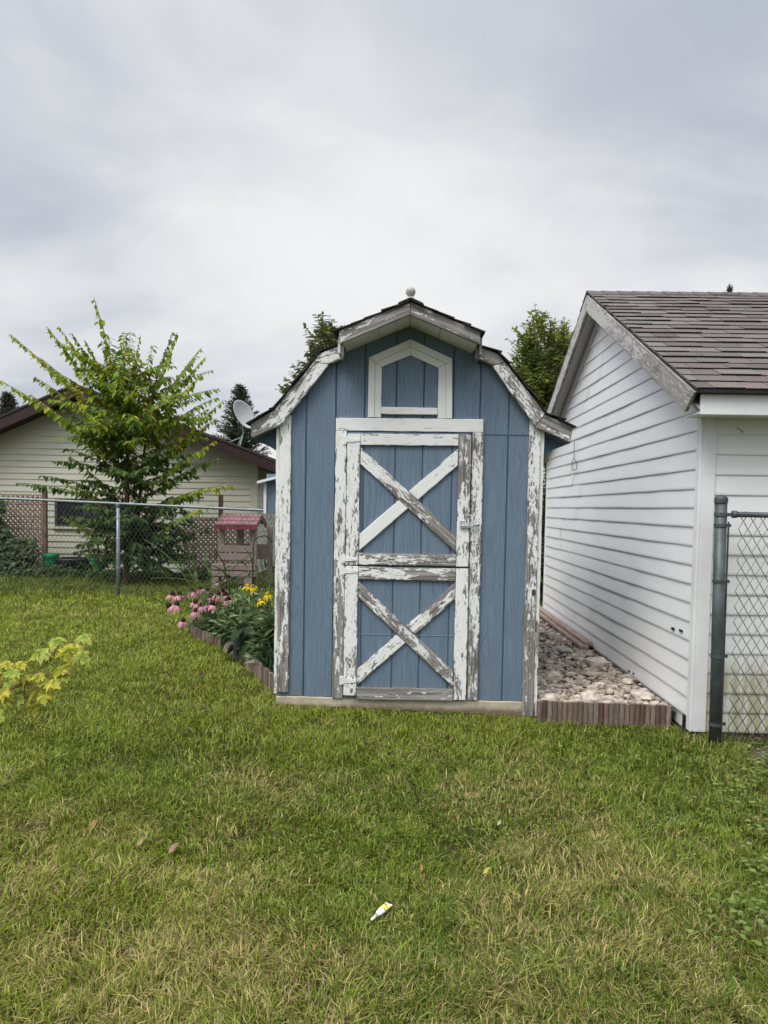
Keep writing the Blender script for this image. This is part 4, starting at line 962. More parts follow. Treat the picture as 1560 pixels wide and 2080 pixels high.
# blue hutch behind the shed
HH = 9.2
a = P(541, 975, HH); b = P(541, 1043, HH)
hut = empty('hutch', (a.x+0.3, HH, 0), 'small blue wooden hutch with white trimmed slanted roof behind the shed', 'hutch')
o_ = Vector((a.x+0.3, HH, 0))
mb = MB(); mb.box(-0.30, 0.40, 0.012, 0.55, b.z, a.z+0.08); mb.build('body', 'blue', hut)
mb = MB(); mb.box(-0.332, -0.297, -0.008, 0.02, b.z-0.002, a.z+0.005); o = mb.build('trim', 'white_trim', hut)
w0 = P(522, 977, HH-0.1); w1 = P(562, 967, HH-0.1)
mb = MB(); e = (w1.z-w0.z)/(w1.x-w0.x); xa = w0.x-o_.x; mb.prism([(xa, w0.z-0.032), (0.5, w0.z-0.032+e*(0.5-xa)), (0.5, w0.z+e*(0.5-xa)), (xa, w0.z)], lambda u, v, d: (u, d, v), -0.1, 0.62); mb.build('roof', 'white_trim', hut)
mb = MB(); 
for x in (-0.18, 0.33):
    for y in (0.05, 0.48): mb.box(x, x+0.06, y, y+0.06, -0.1, b.z-0.001)
mb.build('leg', 'dark_wood', hut)

# ================================================================== PLANTS
def rv(s=1.0): return Vector((random.gauss(0, s), random.gauss(0, s), random.gauss(0, s)))
def jit(c, v=0.25):
    g = random.uniform(1-v, 1+v); return (c[0]*g*random.uniform(0.9, 1.1), c[1]*g, c[2]*g*random.uniform(0.85, 1.15))
def curve_pts(a, b, sag, n=10):
    a = Vector(a); b = Vector(b); m = a.lerp(b, 0.5)+Vector(sag)
    return [a*(1-t)**2+m*2*t*(1-t)+b*t*t for t in [i/n for i in range(n+1)]]
def shoot_leaves(fol, pts, ln, wd, step, cols, hang=0.7, start=0.15, pair=True, var=0.25):
    L_ = sum((q-p).length for p, q in zip(pts, pts[1:])); n = max(2, int(L_*(1-start)/step))
    for i in range(n):
        t = start+(1-start)*(i+random.random()*0.4)/n; k = min(len(pts)-2, int(t*(len(pts)-1))); f = t*(len(pts)-1)-k
        p = pts[k].lerp(pts[k+1], min(1, f)); d = (pts[k+1]-pts[k]).normalized()
        side = d.cross(Vector((0, 0, 1))); side = side.normalized() if side.length > 0.05 else Vector((random.uniform(-1, 1), random.uniform(-1, 1), 0)).normalized()
        for s in ((1, -1) if pair else (random.choice((-1, 1)),)):
            dr = side*s*0.75+d*0.45+Vector((0, 0, -hang))+rv(0.22)
            sc = (0.42+0.75*random.random())*(1 if t < 0.8 else 0.65)
            fol.col = jit(random.choice(cols), var)
            fol.leaf(p, dr, Vector((0, 0, 1))+rv(0.3), ln*sc, wd*sc, 0.3, random.uniform(0, 0.3))
# sapling
TY = 12.6
tb = P(256, 1185, TY); tb.z = 0
sap = empty('sapling', (tb.x, TY, 0), 'bushy young tree with long drooping leafy shoots behind the left fence post', 'tree')
wood = MB(); fol = MB()
def sp(px, py, dy=0.0): v = P(px, py, TY+dy); return v-tb
trunk = [Vector((0, 0, -0.1)), sp(257, 1080), sp(258, 960), sp(262, 860, 0.05), sp(258, 780, 0.1), sp(245, 700, 0.15)]
wood.tube(trunk, [0.055, 0.048, 0.042, 0.032, 0.022, 0.012], 8)
stem2 = [sp(275, 1120, 0.1), sp(285, 1000, 0.2), sp(300, 850, 0.3), sp(305, 760, 0.3)]; wood.tube(stem2, [0.035, 0.03, 0.02, 0.01], 6)
BRI = [(0.242, 0.344, 0.039), (0.305, 0.378, 0.042), (0.179, 0.277, 0.039), (0.43, 0.42, 0.042)]
MID = [(0.123, 0.21, 0.041), (0.167, 0.261, 0.043), (0.094, 0.167, 0.039)]
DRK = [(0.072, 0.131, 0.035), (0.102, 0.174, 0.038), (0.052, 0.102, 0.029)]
tips = [((190, 603), (240, 800), BRI), ((20, 678), (180, 800), BRI), ((0, 772), (190, 850), BRI), ((95, 663), (200, 790), BRI), ((118, 662), (215, 780), BRI), ((145, 675), (225, 770), MID), ((172, 690), (230, 760), BRI),
        ((252, 672), (258, 800), MID), ((266, 672), (260, 800), BRI), ((286, 680), (270, 790), BRI), ((205, 690), (245, 780), MID), ((312, 700), (285, 800), BRI), ((352, 672), (310, 800), MID), ((360, 675), (315, 790), BRI), ((410, 705), (320, 800), BRI), ((418, 725), (330, 810), BRI),
        ((410, 760), (310, 830), BRI), ((455, 812), (340, 860), BRI), ((440, 850), (330, 880), BRI), ((425, 830), (320, 860), BRI), ((470, 985), (360, 940), BRI), ((445, 930), (340, 920), MID), ((440, 895), (330, 900), BRI), ((135, 985), (240, 960), BRI), ((123, 850), (230, 860), BRI), ((140, 925), (240, 930), MID),
        ((70, 765), (190, 820), BRI), ((150, 880), (240, 890), MID), ((80, 725), (190, 800), BRI), ((60, 800), (200, 840), BRI), ((410, 1000), (290, 980), MID), ((160, 1010), (250, 990), DRK), ((400, 660+60), (320, 800), BRI), ((130, 830), (230, 860), MID),
        ((125, 1048), (230, 1050), BRI), ((170, 1060), (250, 1070), BRI), ((430, 1025), (330, 1010), BRI), ((400, 1110), (290, 1090), MID), ((395, 1135), (300, 1110), MID), ((345, 1165), (280, 1130), BRI), ((180, 1130), (250, 1100), DRK), ((175, 1150), (250, 1120), DRK)]
for (tx, ty), (sx_, sy_), cols in tips:
    if ty > 660: sy_ = min(1130, sy_+(55 if ty < 800 else 85)); sx_ = lerp(sx_, 262, 0.35)
    dy = random.uniform(-0.7, 0.7); b = sp(tx, ty, dy); a = sp(sx_, sy_, dy*0.35)
    pts = curve_pts(a, b, (random.uniform(-0.08, 0.08), random.uniform(-0.1, 0.1), random.uniform(0.06, 0.2) if ty > sy_-130 else 0.04), 10)
    k = min(trunk, key=lambda q: (q-a).length); wood.tube([k, k.lerp(a, 0.5)+Vector((0, 0, 0.03)), a], [0.016, 0.012, 0.010], 5, False)
    wood.tube(pts, [lerp(0.010, 0.003, i/10) for i in range(11)], 4, False)
    shoot_leaves(fol, pts, 0.175, 0.088, 0.046, cols, 0.75, 0.05)
for i in range(170):   # inner and far shoots
    z = random.random(); sy_ = lerp(760, 1130, z); sx_ = random.gauss(265, 25)
    a = sp(sx_, sy_, random.uniform(-0.2, 0.2)); ang_ = random.uniform(0, 2*math.pi); ln = random.uniform(0.5, 1.15)*(1.3 if 0.15 < z < 0.75 else 0.95)
    b = a+Vector((math.cos(ang_)*ln, math.sin(ang_)*ln*0.9, random.uniform(0.0, 0.75)*(1 if z < 0.6 else 0.6)))
    pts = curve_pts(a, b, (0, 0, 0.15), 8); wood.tube(pts, [lerp(0.010, 0.003, j/8) for j in range(9)], 4, False)
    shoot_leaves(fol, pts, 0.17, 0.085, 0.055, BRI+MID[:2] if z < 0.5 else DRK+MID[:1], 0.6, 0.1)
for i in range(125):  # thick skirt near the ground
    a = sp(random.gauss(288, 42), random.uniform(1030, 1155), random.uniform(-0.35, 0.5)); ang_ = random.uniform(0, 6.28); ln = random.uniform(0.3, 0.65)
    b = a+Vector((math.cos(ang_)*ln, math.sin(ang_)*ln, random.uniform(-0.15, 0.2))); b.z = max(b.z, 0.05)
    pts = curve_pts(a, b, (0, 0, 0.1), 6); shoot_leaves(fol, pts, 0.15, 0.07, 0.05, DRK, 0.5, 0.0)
wood.build('trunk', 'bark_red', sap); fol.build('foliage', 'leaf', sap)

# trees behind shed
def crown_tree(name, c, rad, top_dir, nsh, slen, leaf, cols, label, trunk_r=0.12, up=0.4, step=0.07, hang=0.2, inner=0.25):
    base = Vector((c.x, c.y, 0)); root = empty(name, base, label, 'tree'); wood = MB(); fol = MB()
    cz = c.z
    wood.tube([Vector((0, 0, -0.2)), Vector((0.05, 0, cz*0.4)), Vector((-0.05, 0.05, cz*0.75)), Vector((0, 0, cz+rad[2]*0.6))], [trunk_r, trunk_r*0.8, trunk_r*0.6, trunk_r*0.15], 9)
    for i in range(nsh):
        d = rv().normalized(); rr_ = random.random()**inner
        q = Vector((d.x*rad[0]*rr_, d.y*rad[1]*rr_, d.z*rad[2]*rr_))
        k = 0.75+0.5*math.sin(d.x*4.1+1.3*d.z*3)*0.35
        q = q*k
        s = Vector((q.x*0.35, q.y*0.35, cz+q.z*0.45-0.15*rad[2]))
        a = Vector((q.x, q.y, cz+q.z)); dr = (Vector((d.x, d.y, d.z*0.6))+Vector((0, 0, up))+rv(0.3)).normalized()
        b = a+dr*slen*random.uniform(0.5, 1.3)
        if i % 3 == 0: wood.tube([s, s.lerp(a, 0.55)+Vector((0, 0, 0.05)), a], [trunk_r*0.28, trunk_r*0.18, trunk_r*0.1], 5, False)
        pts = curve_pts(a, b, rv(0.04), 6); wood.tube(pts, [lerp(0.014, 0.004, j/6) for j in range(7)], 4, False)
        shoot_leaves(fol, pts, leaf[0], leaf[1], step, cols, hang, 0.0)
    wood.build('trunk', 'bark', root); fol.build('crown', 'leaf', root)
    return root
c = P(700, 790, 17.0)
crown_tree('leafy_tree', c, (1.45, 1.3, 1.6), 0, 1300, 0.38, (0.18, 0.08), [(0.085, 0.125, 0.04), (0.13, 0.165, 0.045), (0.11, 0.11, 0.06), (0.23, 0.26, 0.06), (0.09, 0.135, 0.035)], 'dark feathery tree rising behind the left roof slope of the blue shed', up=0.45)
c = P(1120, 790, 15.5)
crown_tree('maple_tree', c, (1.12, 1.2, 1.55), 0, 900, 0.5, (0.15, 0.08), [(0.24, 0.30, 0.055), (0.32, 0.37, 0.08), (0.17, 0.23, 0.045), (0.12, 0.17, 0.04)], 'bright green tree between the shed roof and the white garage', up=0.8)
# dark shrub filling the gap behind the shed
def bush(name, base, rad, n, leaf, cols, label, cat='shrub', group=None, hang=0.3):
    root = empty(name, base, label, cat, group); fol = MB(); wood = MB(); wood.col = (0.13, 0.18, 0.06)
    for i in range(n):
        d = rv().normalized(); d.z = abs(d.z); k = random.random()**0.35
        a = Vector((d.x*rad[0]*k*0.55, d.y*rad[1]*k*0.55, rad[2]*(0.05+0.5*d.z*k))); b = Vector((d.x*rad[0]*k, d.y*rad[1]*k, rad[2]*(0.1+0.95*d.z*k)))
        pts = curve_pts(a, b, (0, 0, 0.05), 5); shoot_leaves(fol, pts, leaf[0], leaf[1], leaf[2], cols, hang, 0.0, pair=True)
        if i % 4 == 0: wood.tube([Vector((random.uniform(-0.05, 0.05), random.uniform(-0.05, 0.05), 0)), a, b], [0.012, 0.008, 0.004], 4, False)
    fol.build('foliage', 'leaf', root); wood.build('stem', 'bark' if cat == 'shrub' else 'leaf', root)
    return root
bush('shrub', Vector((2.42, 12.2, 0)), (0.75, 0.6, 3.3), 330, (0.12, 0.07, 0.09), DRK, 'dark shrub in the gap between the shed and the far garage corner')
# spruces
def spruce(label):
    root = empty('spruce', (0, 0, 0), label, 'tree', 'dark spruces beyond the roofs'); H = 5.7; wood = MB(); fol = MB()
    wood.tube([(0, 0, -0.2), (0.02, 0, H*0.5), (0, 0, H)], [0.09, 0.05, 0.008], 8)
    z = 0.5
    while z < H-0.05:
        r = 1.9*(1-z/H)**0.9+0.08
        for k in range(13):
            a = random.uniform(0, 6.28); rl = r*random.uniform(0.65, 1.2)
            p0 = Vector((0, 0, z)); p1 = Vector((math.cos(a)*rl, math.sin(a)*rl, z+rl*random.uniform(0.1, 0.55)))
            pts = curve_pts(p0, p1, (0, 0, -0.10*rl), 6); wood.tube(pts, [lerp(0.012, 0.003, j/6) for j in range(7)], 3, False)
            nn = int(rl/0.030)+3
            for i in range(nn):
                t = 0.12+0.88*(i+random.random())/nn; q = pts[min(5, int(t*6))].lerp(pts[min(6, int(t*6)+1)], t*6-int(t*6))
                fol.col = jit(random.choice(((0.045, 0.066, 0.036), (0.065, 0.082, 0.045), (0.085, 0.085, 0.055))), 0.3)
                d = (p1-p0).normalized()*0.7+rv(0.55)
                fol.leaf(q, d, rv(1), random.uniform(0.09, 0.19), 0.03, 0, 0)
        z += 0.105*(0.6+0.5*(1-z/H))
    wood.build('trunk', 'bark', root); fol.build('crown', 'leaf', root)
    return root
s0 = spruce('dark spruce standing right behind the satellite dish'); p = P(487, 783, 25); s0.location = (p.x, 25, 0); s0.scale = (1, 1, p.z/5.7)
s1 = copy_tree(s0); p = P(1483, 583, 26); s1.location = (p.x, 26, 0); s1.scale = (0.55, 0.55, p.z/5.7); s1['label'] = 'spruce tip showing just above the brown garage ridge'
s2 = copy_tree(s0); p = P(14, 798, 26); s2.location = (p.x, 26, 0); s2.scale = (1, 1, p.z/5.7); s2['label'] = 'spruce tip showing above the far left of the maroon edged roof'

# vine over the left trellis
a = P(0, 1060, 13.9)
vr = empty('vine', (a.x, 13.95, 0), 'dark leafy vine climbing the lattice at the far left', 'vine'); fol = MB(); wood = MB()
for i in range(2700):
    u = random.random()**1.3; x = random.uniform(-1.0, 0.66)+0.35*random.random()*(1-u); h = lerp(0.05, 1.62, random.random()**1.2)*(1.0 if x < 0.12 else 0.62)
    if x > 0.25 and h > 0.8: continue
    fol.col = jit(random.choice(((0.07, 0.11, 0.045), (0.10, 0.145, 0.05), (0.05, 0.085, 0.036))), 0.3)
    fol.leaf(Vector((x, random.uniform(-0.22, 0.02)-0.25*(1-h/1.4), h)), Vector((random.uniform(-1, 1), -0.5, -0.6))+rv(0.2), Vector((0, -0.6, 1)), random.uniform(0.07, 0.13), random.uniform(0.06, 0.11), 0.15, 0.2)
for i in range(7):
    x = -0.9+0.25*i; wood.tube([(x, -0.1, -0.05), (x+0.08, -0.05, 0.4), (x-0.05, -0.03, 0.8), (x+0.05, -0.02, 1.15)], 0.008, 4)
fol.build('foliage', 'leaf', vr); wood.build('stem', 'bark', vr)
# low weeds in front of the house
fol = MB()
for i in range(4200):
    x = random.uniform(-9.2, -2.9); y = 13.75-abs(random.gauss(0, 0.28)) ; h = random.random()**1.5*0.26*(1+0.8*math.sin(x*2.1)**2)
    fol.col = jit(random.choice(((0.08, 0.13, 0.04), (0.12, 0.18, 0.045), (0.06, 0.095, 0.034))), 0.3)
    fol.leaf(Vector((x, y, h*0.6)), rv(1)+Vector((0, -0.3, 0.1)), Vector((0, 0, 1)), random.uniform(0.05, 0.12), random.uniform(0.04, 0.08), 0.2, 0.2)
tag(fol.build('weeds', 'leaf'), 'low dark weeds growing along the foot of the cream house', 'weeds', kind='stuff')

# flower bed: coneflowers
def coneflower_parts(petal, cone):
    root = empty('coneflower', (0, 0, 0), 'flower', 'flower')
    mb = MB(); n = 14
    for i in range(n):
        a = 2*math.pi*i/n+random.uniform(-0.12, 0.12); d = Vector((math.cos(a), math.sin(a), 0)); s = Vector((-d.y, d.x, 0)); mb.col = jit(petal, 0.25); w = 0.0085*random.uniform(0.8, 1.1); dr = random.uniform(0.7, 1.3)
        p = [d*0.012, d*0.034+Vector((0, 0, -0.008*dr)), d*0.050+Vector((0, 0, -0.028*dr)), d*0.057+Vector((0, 0, -0.050*dr))]
        ws = [w*0.6, w, w, w*0.45]; vs = []
        for q, ww in zip(p, ws): vs += [q-s*ww, q+s*ww]
        mb.add(vs, [(0, 1, 3, 2), (2, 3, 5, 4), (4, 5, 7, 6)])
    pt_ = mb.build('petal', 'petal', root, smooth=True)
    mb = MB(); mb.col = cone; mb.lathe((0, 0, -0.004), [(0.0, 0), (0.020, 0.002), (0.025, 0.012), (0.022, 0.028), (0.013, 0.040), (0, 0.044)], 12); mb.build('cone', 'deadleaf', root)
    return root
def place_flower(proto, first, head, base, lab, group, scale, tilt):
    o = proto if first else copy_tree(proto)
    o.location = base; off = head-base
    for ch in o.children:
        ch.location = off; ch.scale = (scale,)*3; ch.rotation_euler = (tilt[0], tilt[1], random.uniform(0, 6))
    mb = MB(); mb.col = (0.12, 0.17, 0.05); st = curve_pts((0, 0, 0), off+Vector((0, 0, -0.006)), (off.x*-0.25, off.y*-0.2, off.length*0.12), 9); mb.tube(st, [lerp(0.0055, 0.004, k/9) for k in range(10)], 5, False)
    mb.build('stem', 'leaf', o)
    for k in (2, 4):
        mb = MB(); mb.col = jit(random.choice(((0.09, 0.14, 0.045), (0.06, 0.10, 0.035)))); mb.leaf(st[k], rv(0.6)+Vector((0, 0, 0.3)), Vector((0, 0, 1)), random.uniform(0.09, 0.14), 0.034, 0.3, 0.3); mb.build('leaf', 'leaf', o)
    return tag(o, lab, 'flower', group)
heads = [(350, 1209, 7.9, 'pink coneflower head, leftmost of the upper row over the lawn'), (365, 1209, 7.9, 'pink coneflower second from the left in the upper row'), (390, 1203, 8.0, 'pink coneflower where the left upper row meets the cluster'), (406, 1196, 8.0, 'pink coneflower with dark cone above the lawn, left of the taller cluster'), (419, 1199, 8.1, 'pale pink coneflower with flat petals left of the taller cluster'),
         (345, 1232, 7.7, 'washed out pink coneflower drooping lowest on the left edge'), (359, 1229, 7.7, 'bright pink coneflower in the lower left pair'), (372, 1262, 7.5, 'faded mauve coneflower with large dark cone facing the lawn'), (464, 1173, 8.0, 'tallest pink coneflower with drooping petals in front of the playhouse leg'), (440, 1184, 8.1, 'tiny pink coneflower bud left of the tallest one'),
         (430, 1213, 7.8, 'pink coneflower at the left of the middle cluster'), (443, 1208, 7.8, 'deep pink coneflower in the middle cluster'), (452, 1200, 7.9, 'pink coneflower high in the middle cluster'), (458, 1210, 7.7, 'mauve coneflower at the right of the middle cluster'), (463, 1220, 7.5, 'pink coneflower low right with very dark cone'),
         (399, 1224, 7.5, 'pale pink coneflower seen from the side, in the left middle'), (409, 1231, 7.4, 'whitish pink coneflower folded downward in the left middle'), (432, 1229, 7.4, 'small pale coneflower under the middle cluster'), (397, 1243, 7.4, 'pale mauve coneflower low in the leaves on the left')]
cf = coneflower_parts((0.62, 0.30, 0.38), (0.045, 0.014, 0.012))
for i, (px, py, Y, lab) in enumerate(heads):
    h = P(px, py, Y); bx = max(h.x, min(-1.2, lerp(h.x, -1.6, random.uniform(0.45, 0.75)))); base = Vector((bx, Y+random.uniform(-0.1, 0.3), 0.08))
    place_flower(cf, i == 0, h, base, lab, 'pink coneflowers in the bed left of the shed', 0.55 if 'bud' in lab else random.uniform(1.05, 1.3), (random.uniform(-0.1, 0.75), random.uniform(-0.5, 0.3)))
yf = coneflower_parts((0.80, 0.60, 0.015), (0.60, 0.40, 0.02))
for i, (px, py, Y, lab) in enumerate(((503, 1192, 7.2, 'yellow flower left of the pair near the shepherd hook'), (512, 1193, 7.15, 'yellow flower right of the pair near the shepherd hook'), (543, 1208, 6.6, 'yellow flower closest to the shed corner'), (527, 1222, 6.8, 'dull yellow flower low between the pair and the shed'))):
    h = P(px, py, Y); base = Vector((h.x+0.08, Y+0.1, 0.08)); place_flower(yf, i == 0, h, base, lab, 'yellow flowers in the bed', 0.85, (random.uniform(0.2, 0.7), random.uniform(-0.3, 0.3)))
BG = [(0.106, 0.179, 0.065), (0.154, 0.244, 0.082), (0.073, 0.121, 0.049), (0.244, 0.324, 0.145), (0.324, 0.389, 0.211)]
def leafy(px, py, Y, rad, n, leaf, label, cols=BG):
    p = G(px, py); base = P(px, py, Y); return bush('leafy_plant', Vector((base.x, Y, 0.08)), rad, int(n*1.6), leaf, cols, label, 'plant', 'leafy plants in the flower bed', hang=0.0)
leafy(436, 1290, 7.75, (0.34, 0.28, 0.44), 60, (0.13, 0.034, 0.05), 'narrow leaved plant at the left end of the log edging')
leafy(482, 1285, 7.3, (0.36, 0.28, 0.50), 70, (0.13, 0.036, 0.05), 'leafy coneflower clump in the middle of the bed')
leafy(522, 1290, 6.85, (0.30, 0.26, 0.54), 60, (0.15, 0.045, 0.05), 'leafy clump beneath the yellow flowers')
leafy(548, 1300, 6.2, (0.20, 0.25, 0.52), 45, (0.16, 0.06, 0.05), 'dark leafy plant against the shed corner')
leafy(490, 1262, 8.1, (0.5, 0.4, 0.5), 60, (0.13, 0.035, 0.06), 'leafy clump at the back of the bed in front of the playhouse')
# broad leaved plant hanging over the edging
bl = empty('broad_leaf_plant', (-1.32, 6.55, 0.08), 'plant with broad dark leaves hanging over the log edging', 'plant'); fol = MB(); wood = MB(); wood.col = (0.08, 0.12, 0.04)
for i in range(26):
    a = random.uniform(2.2, 5.4); r = random.uniform(0.10, 0.30); b = Vector((math.cos(a)*r, math.sin(a)*r*0.8, random.uniform(0.10, 0.34))); wood.tube([(0, 0, 0), b*0.5+Vector((0, 0, 0.08)), b], 0.005, 4, False)
    fol.col = jit(random.choice(((0.050, 0.085, 0.036), (0.07, 0.11, 0.045), (0.036, 0.062, 0.03))), 0.2)
    fol.leaf(b, Vector((math.cos(a), math.sin(a), -0.55))+rv(0.15), Vector((0, 0, 1)), random.uniform(0.13, 0.23), random.uniform(0.08, 0.125), 0.25, 0.3)
fol.build('foliage', 'leaf', bl); wood.build('stem', 'leaf', bl)
# grassy clump beside the shed
gc = empty('grassy_clump', (-1.02, 5.92, 0.08), 'dark grassy clump between the log edging and the shed corner', 'plant'); fol = MB()
for i in range(130):
    a = random.uniform(0, 6.28); ln = random.uniform(0.18, 0.38); d = Vector((math.cos(a)*0.5, math.sin(a)*0.5, 1)); p0 = Vector((random.gauss(0, 0.05), random.gauss(0, 0.10), 0)); fol.col = jit((0.04, 0.075, 0.035), 0.35)
    fol.leaf(p0, d+rv(0.15), rv(1), ln, 0.012, 0.1, 0.4)
fol.build('foliage', 'leaf', gc)
# tall pale plant by the shed with drooping leaves
tpn = empty('tall_leafy_plant', (-1.25, 7.2, 0.08), 'tall plant with pale drooping leaves beside the shed wall', 'plant'); fol = MB(); wood = MB(); wood.col = (0.09, 0.13, 0.045)
for i in range(9):
    x = random.uniform(-0.2, 0.2); b = Vector((x*1.3+random.uniform(-0.08, 0.08), random.uniform(-0.2, 0.2), random.uniform(0.75, 1.12))); st = curve_pts((x*0.5, 0, 0), b, (0.03, 0, 0.05), 8); wood.tube(st, [0.006]*9, 5, False)
    shoot_leaves(fol, st, 0.20, 0.055, 0.075, [(0.10, 0.155, 0.055), (0.13, 0.18, 0.06), (0.07, 0.12, 0.045)], 0.55, 0.25, pair=False)
fol.build('foliage', 'leaf', tpn); wood.build('stem', 'leaf', tpn)
# shepherd hook
hk0 = P(514.5, 1225, 7.5)
hk = MB(); q = lambda px, py: P(px, py, 7.5)
hk.tube([Vector((q(515, 1200).x, 7.5, 0.05)), q(514, 1160), q(514, 1110), q(517, 1097), q(526, 1090), q(538, 1088), q(549, 1094), q(553, 1102)], 0.0055, 6)
tag(hk.build('shepherd_hook', 'black', base=(q(515, 1200).x, 7.5, 0.05)), 'thin black shepherd hook stake standing in the flower bed', 'garden hook')

# foreground maple seedling, left edge
MY = 2.9
OUT = [(0.0, 0.0), (0.10, 0.06), (0.30, -0.06), (0.27, 0.09), (0.50, 0.16), (0.38, 0.28), (0.58, 0.50), (0.40, 0.50), (0.36, 0.58), (0.20, 0.52), (0.24, 0.72), (0.12, 0.78), (0.0, 1.0)]
OUT = OUT+[(-x, y) for x, y in OUT[-2:0:-1]]
b0 = P(-62, 1767, MY); b0.z = 0.0
mp_ = empty('maple_seedling', b0, 'yellowing maple seedling leaning in from the left edge of the lawn', 'seedling'); wood = MB(); fol = MB()
def w3(px, py, dy=0): return P(px, py, MY+dy)-b0
main = [Vector((0, 0, -0.02)), w3(-80, 1600), w3(-55, 1480), w3(-10, 1415), w3(50, 1388), w3(95, 1345), w3(125, 1305), w3(135, 1293)]
wood.tube(main, [0.006, 0.0055, 0.005, 0.004, 0.003, 0.0025, 0.002, 0.0018], 6)
wood.tube([w3(-40, 1455), w3(-10, 1440, 0.05), w3(25, 1435, 0.05)], [0.003, 0.002, 0.0015], 5)
LV = [(8, 1352, 185, 0.8), (62, 1368, 200, 0.8), (100, 1380, -20, 0.8), (35, 1400, -40, 0.8), (65, 1428, -70, 0.7), (12, 1410, -100, 0.8), (90, 1405, -45, 0.75), (90, 1368, 190, 0.7), (28, 1345, 170, 0.7), (60, 1402, 220, 0.75), (85, 1410, -60, 0.6), (15, 1425, 185, 0.8), (50, 1440, 230, 0.6), (121, 1291, -100, 0.8), (160, 1289, -8, 0.85), (142, 1305, -80, 1.1), (100, 1318, 205, 1.05), (158, 1322, -50, 0.9), (115, 1352, -12, 0.95), (55, 1346, 172, 0.75), (40, 1358, 200, 0.85), (70, 1372, 185, 0.95), (72, 1388, -25, 1.25), (40, 1383, 195, 0.9), (20, 1398, 200, 0.9), (48, 1412, 210, 0.8), (122, 1368, -30, 0.7), (30, 1432, 190, 0.8), (10, 1446, 200, 0.9), (5, 1370, 180, 0.8)]
for px, py, an, s in LV:
    base = w3(px, py, random.uniform(-0.06, 0.06)); near = min(main, key=lambda q: (q-base).length)
    wood.tube([near, near.lerp(base, 0.5)+Vector((0, 0, 0.008)), base], 0.0012, 4, False)
    a = R(an); d = Vector((math.cos(a), -0.55+random.uniform(-0.2, 0.2), math.sin(a)*0.35-0.18)).normalized()
    side = d.cross(Vector((0, -0.55, 1))).normalized(); nn = side.cross(d); sz = 0.094*s
    tone = random.random(); yl = (0.66, 0.58, 0.07) if tone < 0.42 else (0.46, 0.52, 0.10); gr = (0.20, 0.29, 0.05)
    def pos(x, y): r = math.hypot(x, y-0.4); return base+side*x*sz*1.05+d*y*sz-nn*(r*r*sz*0.75)+nn*random.uniform(-1, 1)*0.0075*sz/0.1
    n = len(OUT); vs = [pos(0, 0.36)]; cs = [gr]
    for k, (x, y) in enumerate(OUT):          # half-way ring: veins run to the lobes, pale blade between
        vs.append(pos(x*0.55, 0.36+(y-0.36)*0.55)); vein = math.hypot(x, y-0.36) > 0.36
        cs.append(tuple(lerp(a_, b_, 0.65) for a_, b_ in zip(yl, gr)) if vein and random.random() < 0.7 else jit(yl, 0.15))
    for k, (x, y) in enumerate(OUT):
        vs.append(pos(x, y)); e = random.random(); cs.append(jit(yl, 0.2) if e < 0.6 else (jit((0.26, 0.33, 0.06)) if e < 0.78 else (0.24, 0.13, 0.045)))
    o_i = len(fol.v); fol.v += [tuple(v) for v in vs]; fol.c += cs
    for k in range(n):
        k2 = (k+1) % n; fol.f += [(o_i, o_i+1+k, o_i+1+k2), (o_i+1+k, o_i+1+n+k, o_i+1+n+k2, o_i+1+k2)]
wood.build('stem', 'bark_red', mp_); fol.build('foliage', MT['petal'], mp_)
# dark soil hollow at the left edge, dirt under the right fence
def mound(name, c, rx, ry, h, mat, kind='structure'):
    mb = MB(); n = 22; vs = [(c[0], c[1], c[2]+h)]; fs = []
    for r in range(1, 5):
        for k in range(n):
            a = 2*math.pi*k/n; j = 1+0.12*math.sin(3*a)+random.uniform(-0.06, 0.06); t = r/4
            vs.append((c[0]+rx*t*j*math.cos(a), c[1]+ry*t*j*math.sin(a), c[2]+h*math.cos(t*math.pi/2)+random.uniform(-1, 1)*0.006*(r < 4)-0.01*(r == 4)))
    for k in range(n): fs.append((0, 1+k, 1+(k+1) % n))
    for r in range(3):
        for k in range(n): fs.append((1+r*n+k, 1+(r+1)*n+k, 1+(r+1)*n+(k+1) % n, 1+r*n+(k+1) % n))
    mb.add(vs, fs); return tag(mb.build(name, mat, smooth=True), kind=kind)
mound('soil', (-1.56, 2.44, 0.03), 0.13, 0.17, 0.014, 'soil'); mound('dirt_ground', (2.45, 4.36, -0.04), 0.26, 0.30, 0.09, 'dirt')
# ground ivy on the right of the lawn
fol = MB()
for i in range(950):
    t = random.random(); y = lerp(4.6, 2.35, t); x = 0.545*y-abs(random.gauss(0, 0.22))*(1.3-0.6*t)+0.06
    if x > 2.35 and y > 4.2: continue
    if smooth_noise([x], [y], 0.22, 31)[0] < 0.5: continue
    fol.col = jit(random.choice(((0.18, 0.25, 0.06), (0.25, 0.31, 0.09), (0.13, 0.19, 0.045))), 0.2); s = random.uniform(0.016, 0.034)
    fol.leaf(Vector((x, y, random.uniform(0.02, 0.05))), Vector((random.uniform(-1, 1), random.uniform(-1, 1), random.uniform(-0.1, 0.3))), Vector((0, 0, 1)), s, s*0.95, 0.15, 0.1)
tag(fol.build('ground_ivy', 'leaf'), 'small round leaved ground ivy creeping over the right of the lawn', 'ground cover', kind='stuff')
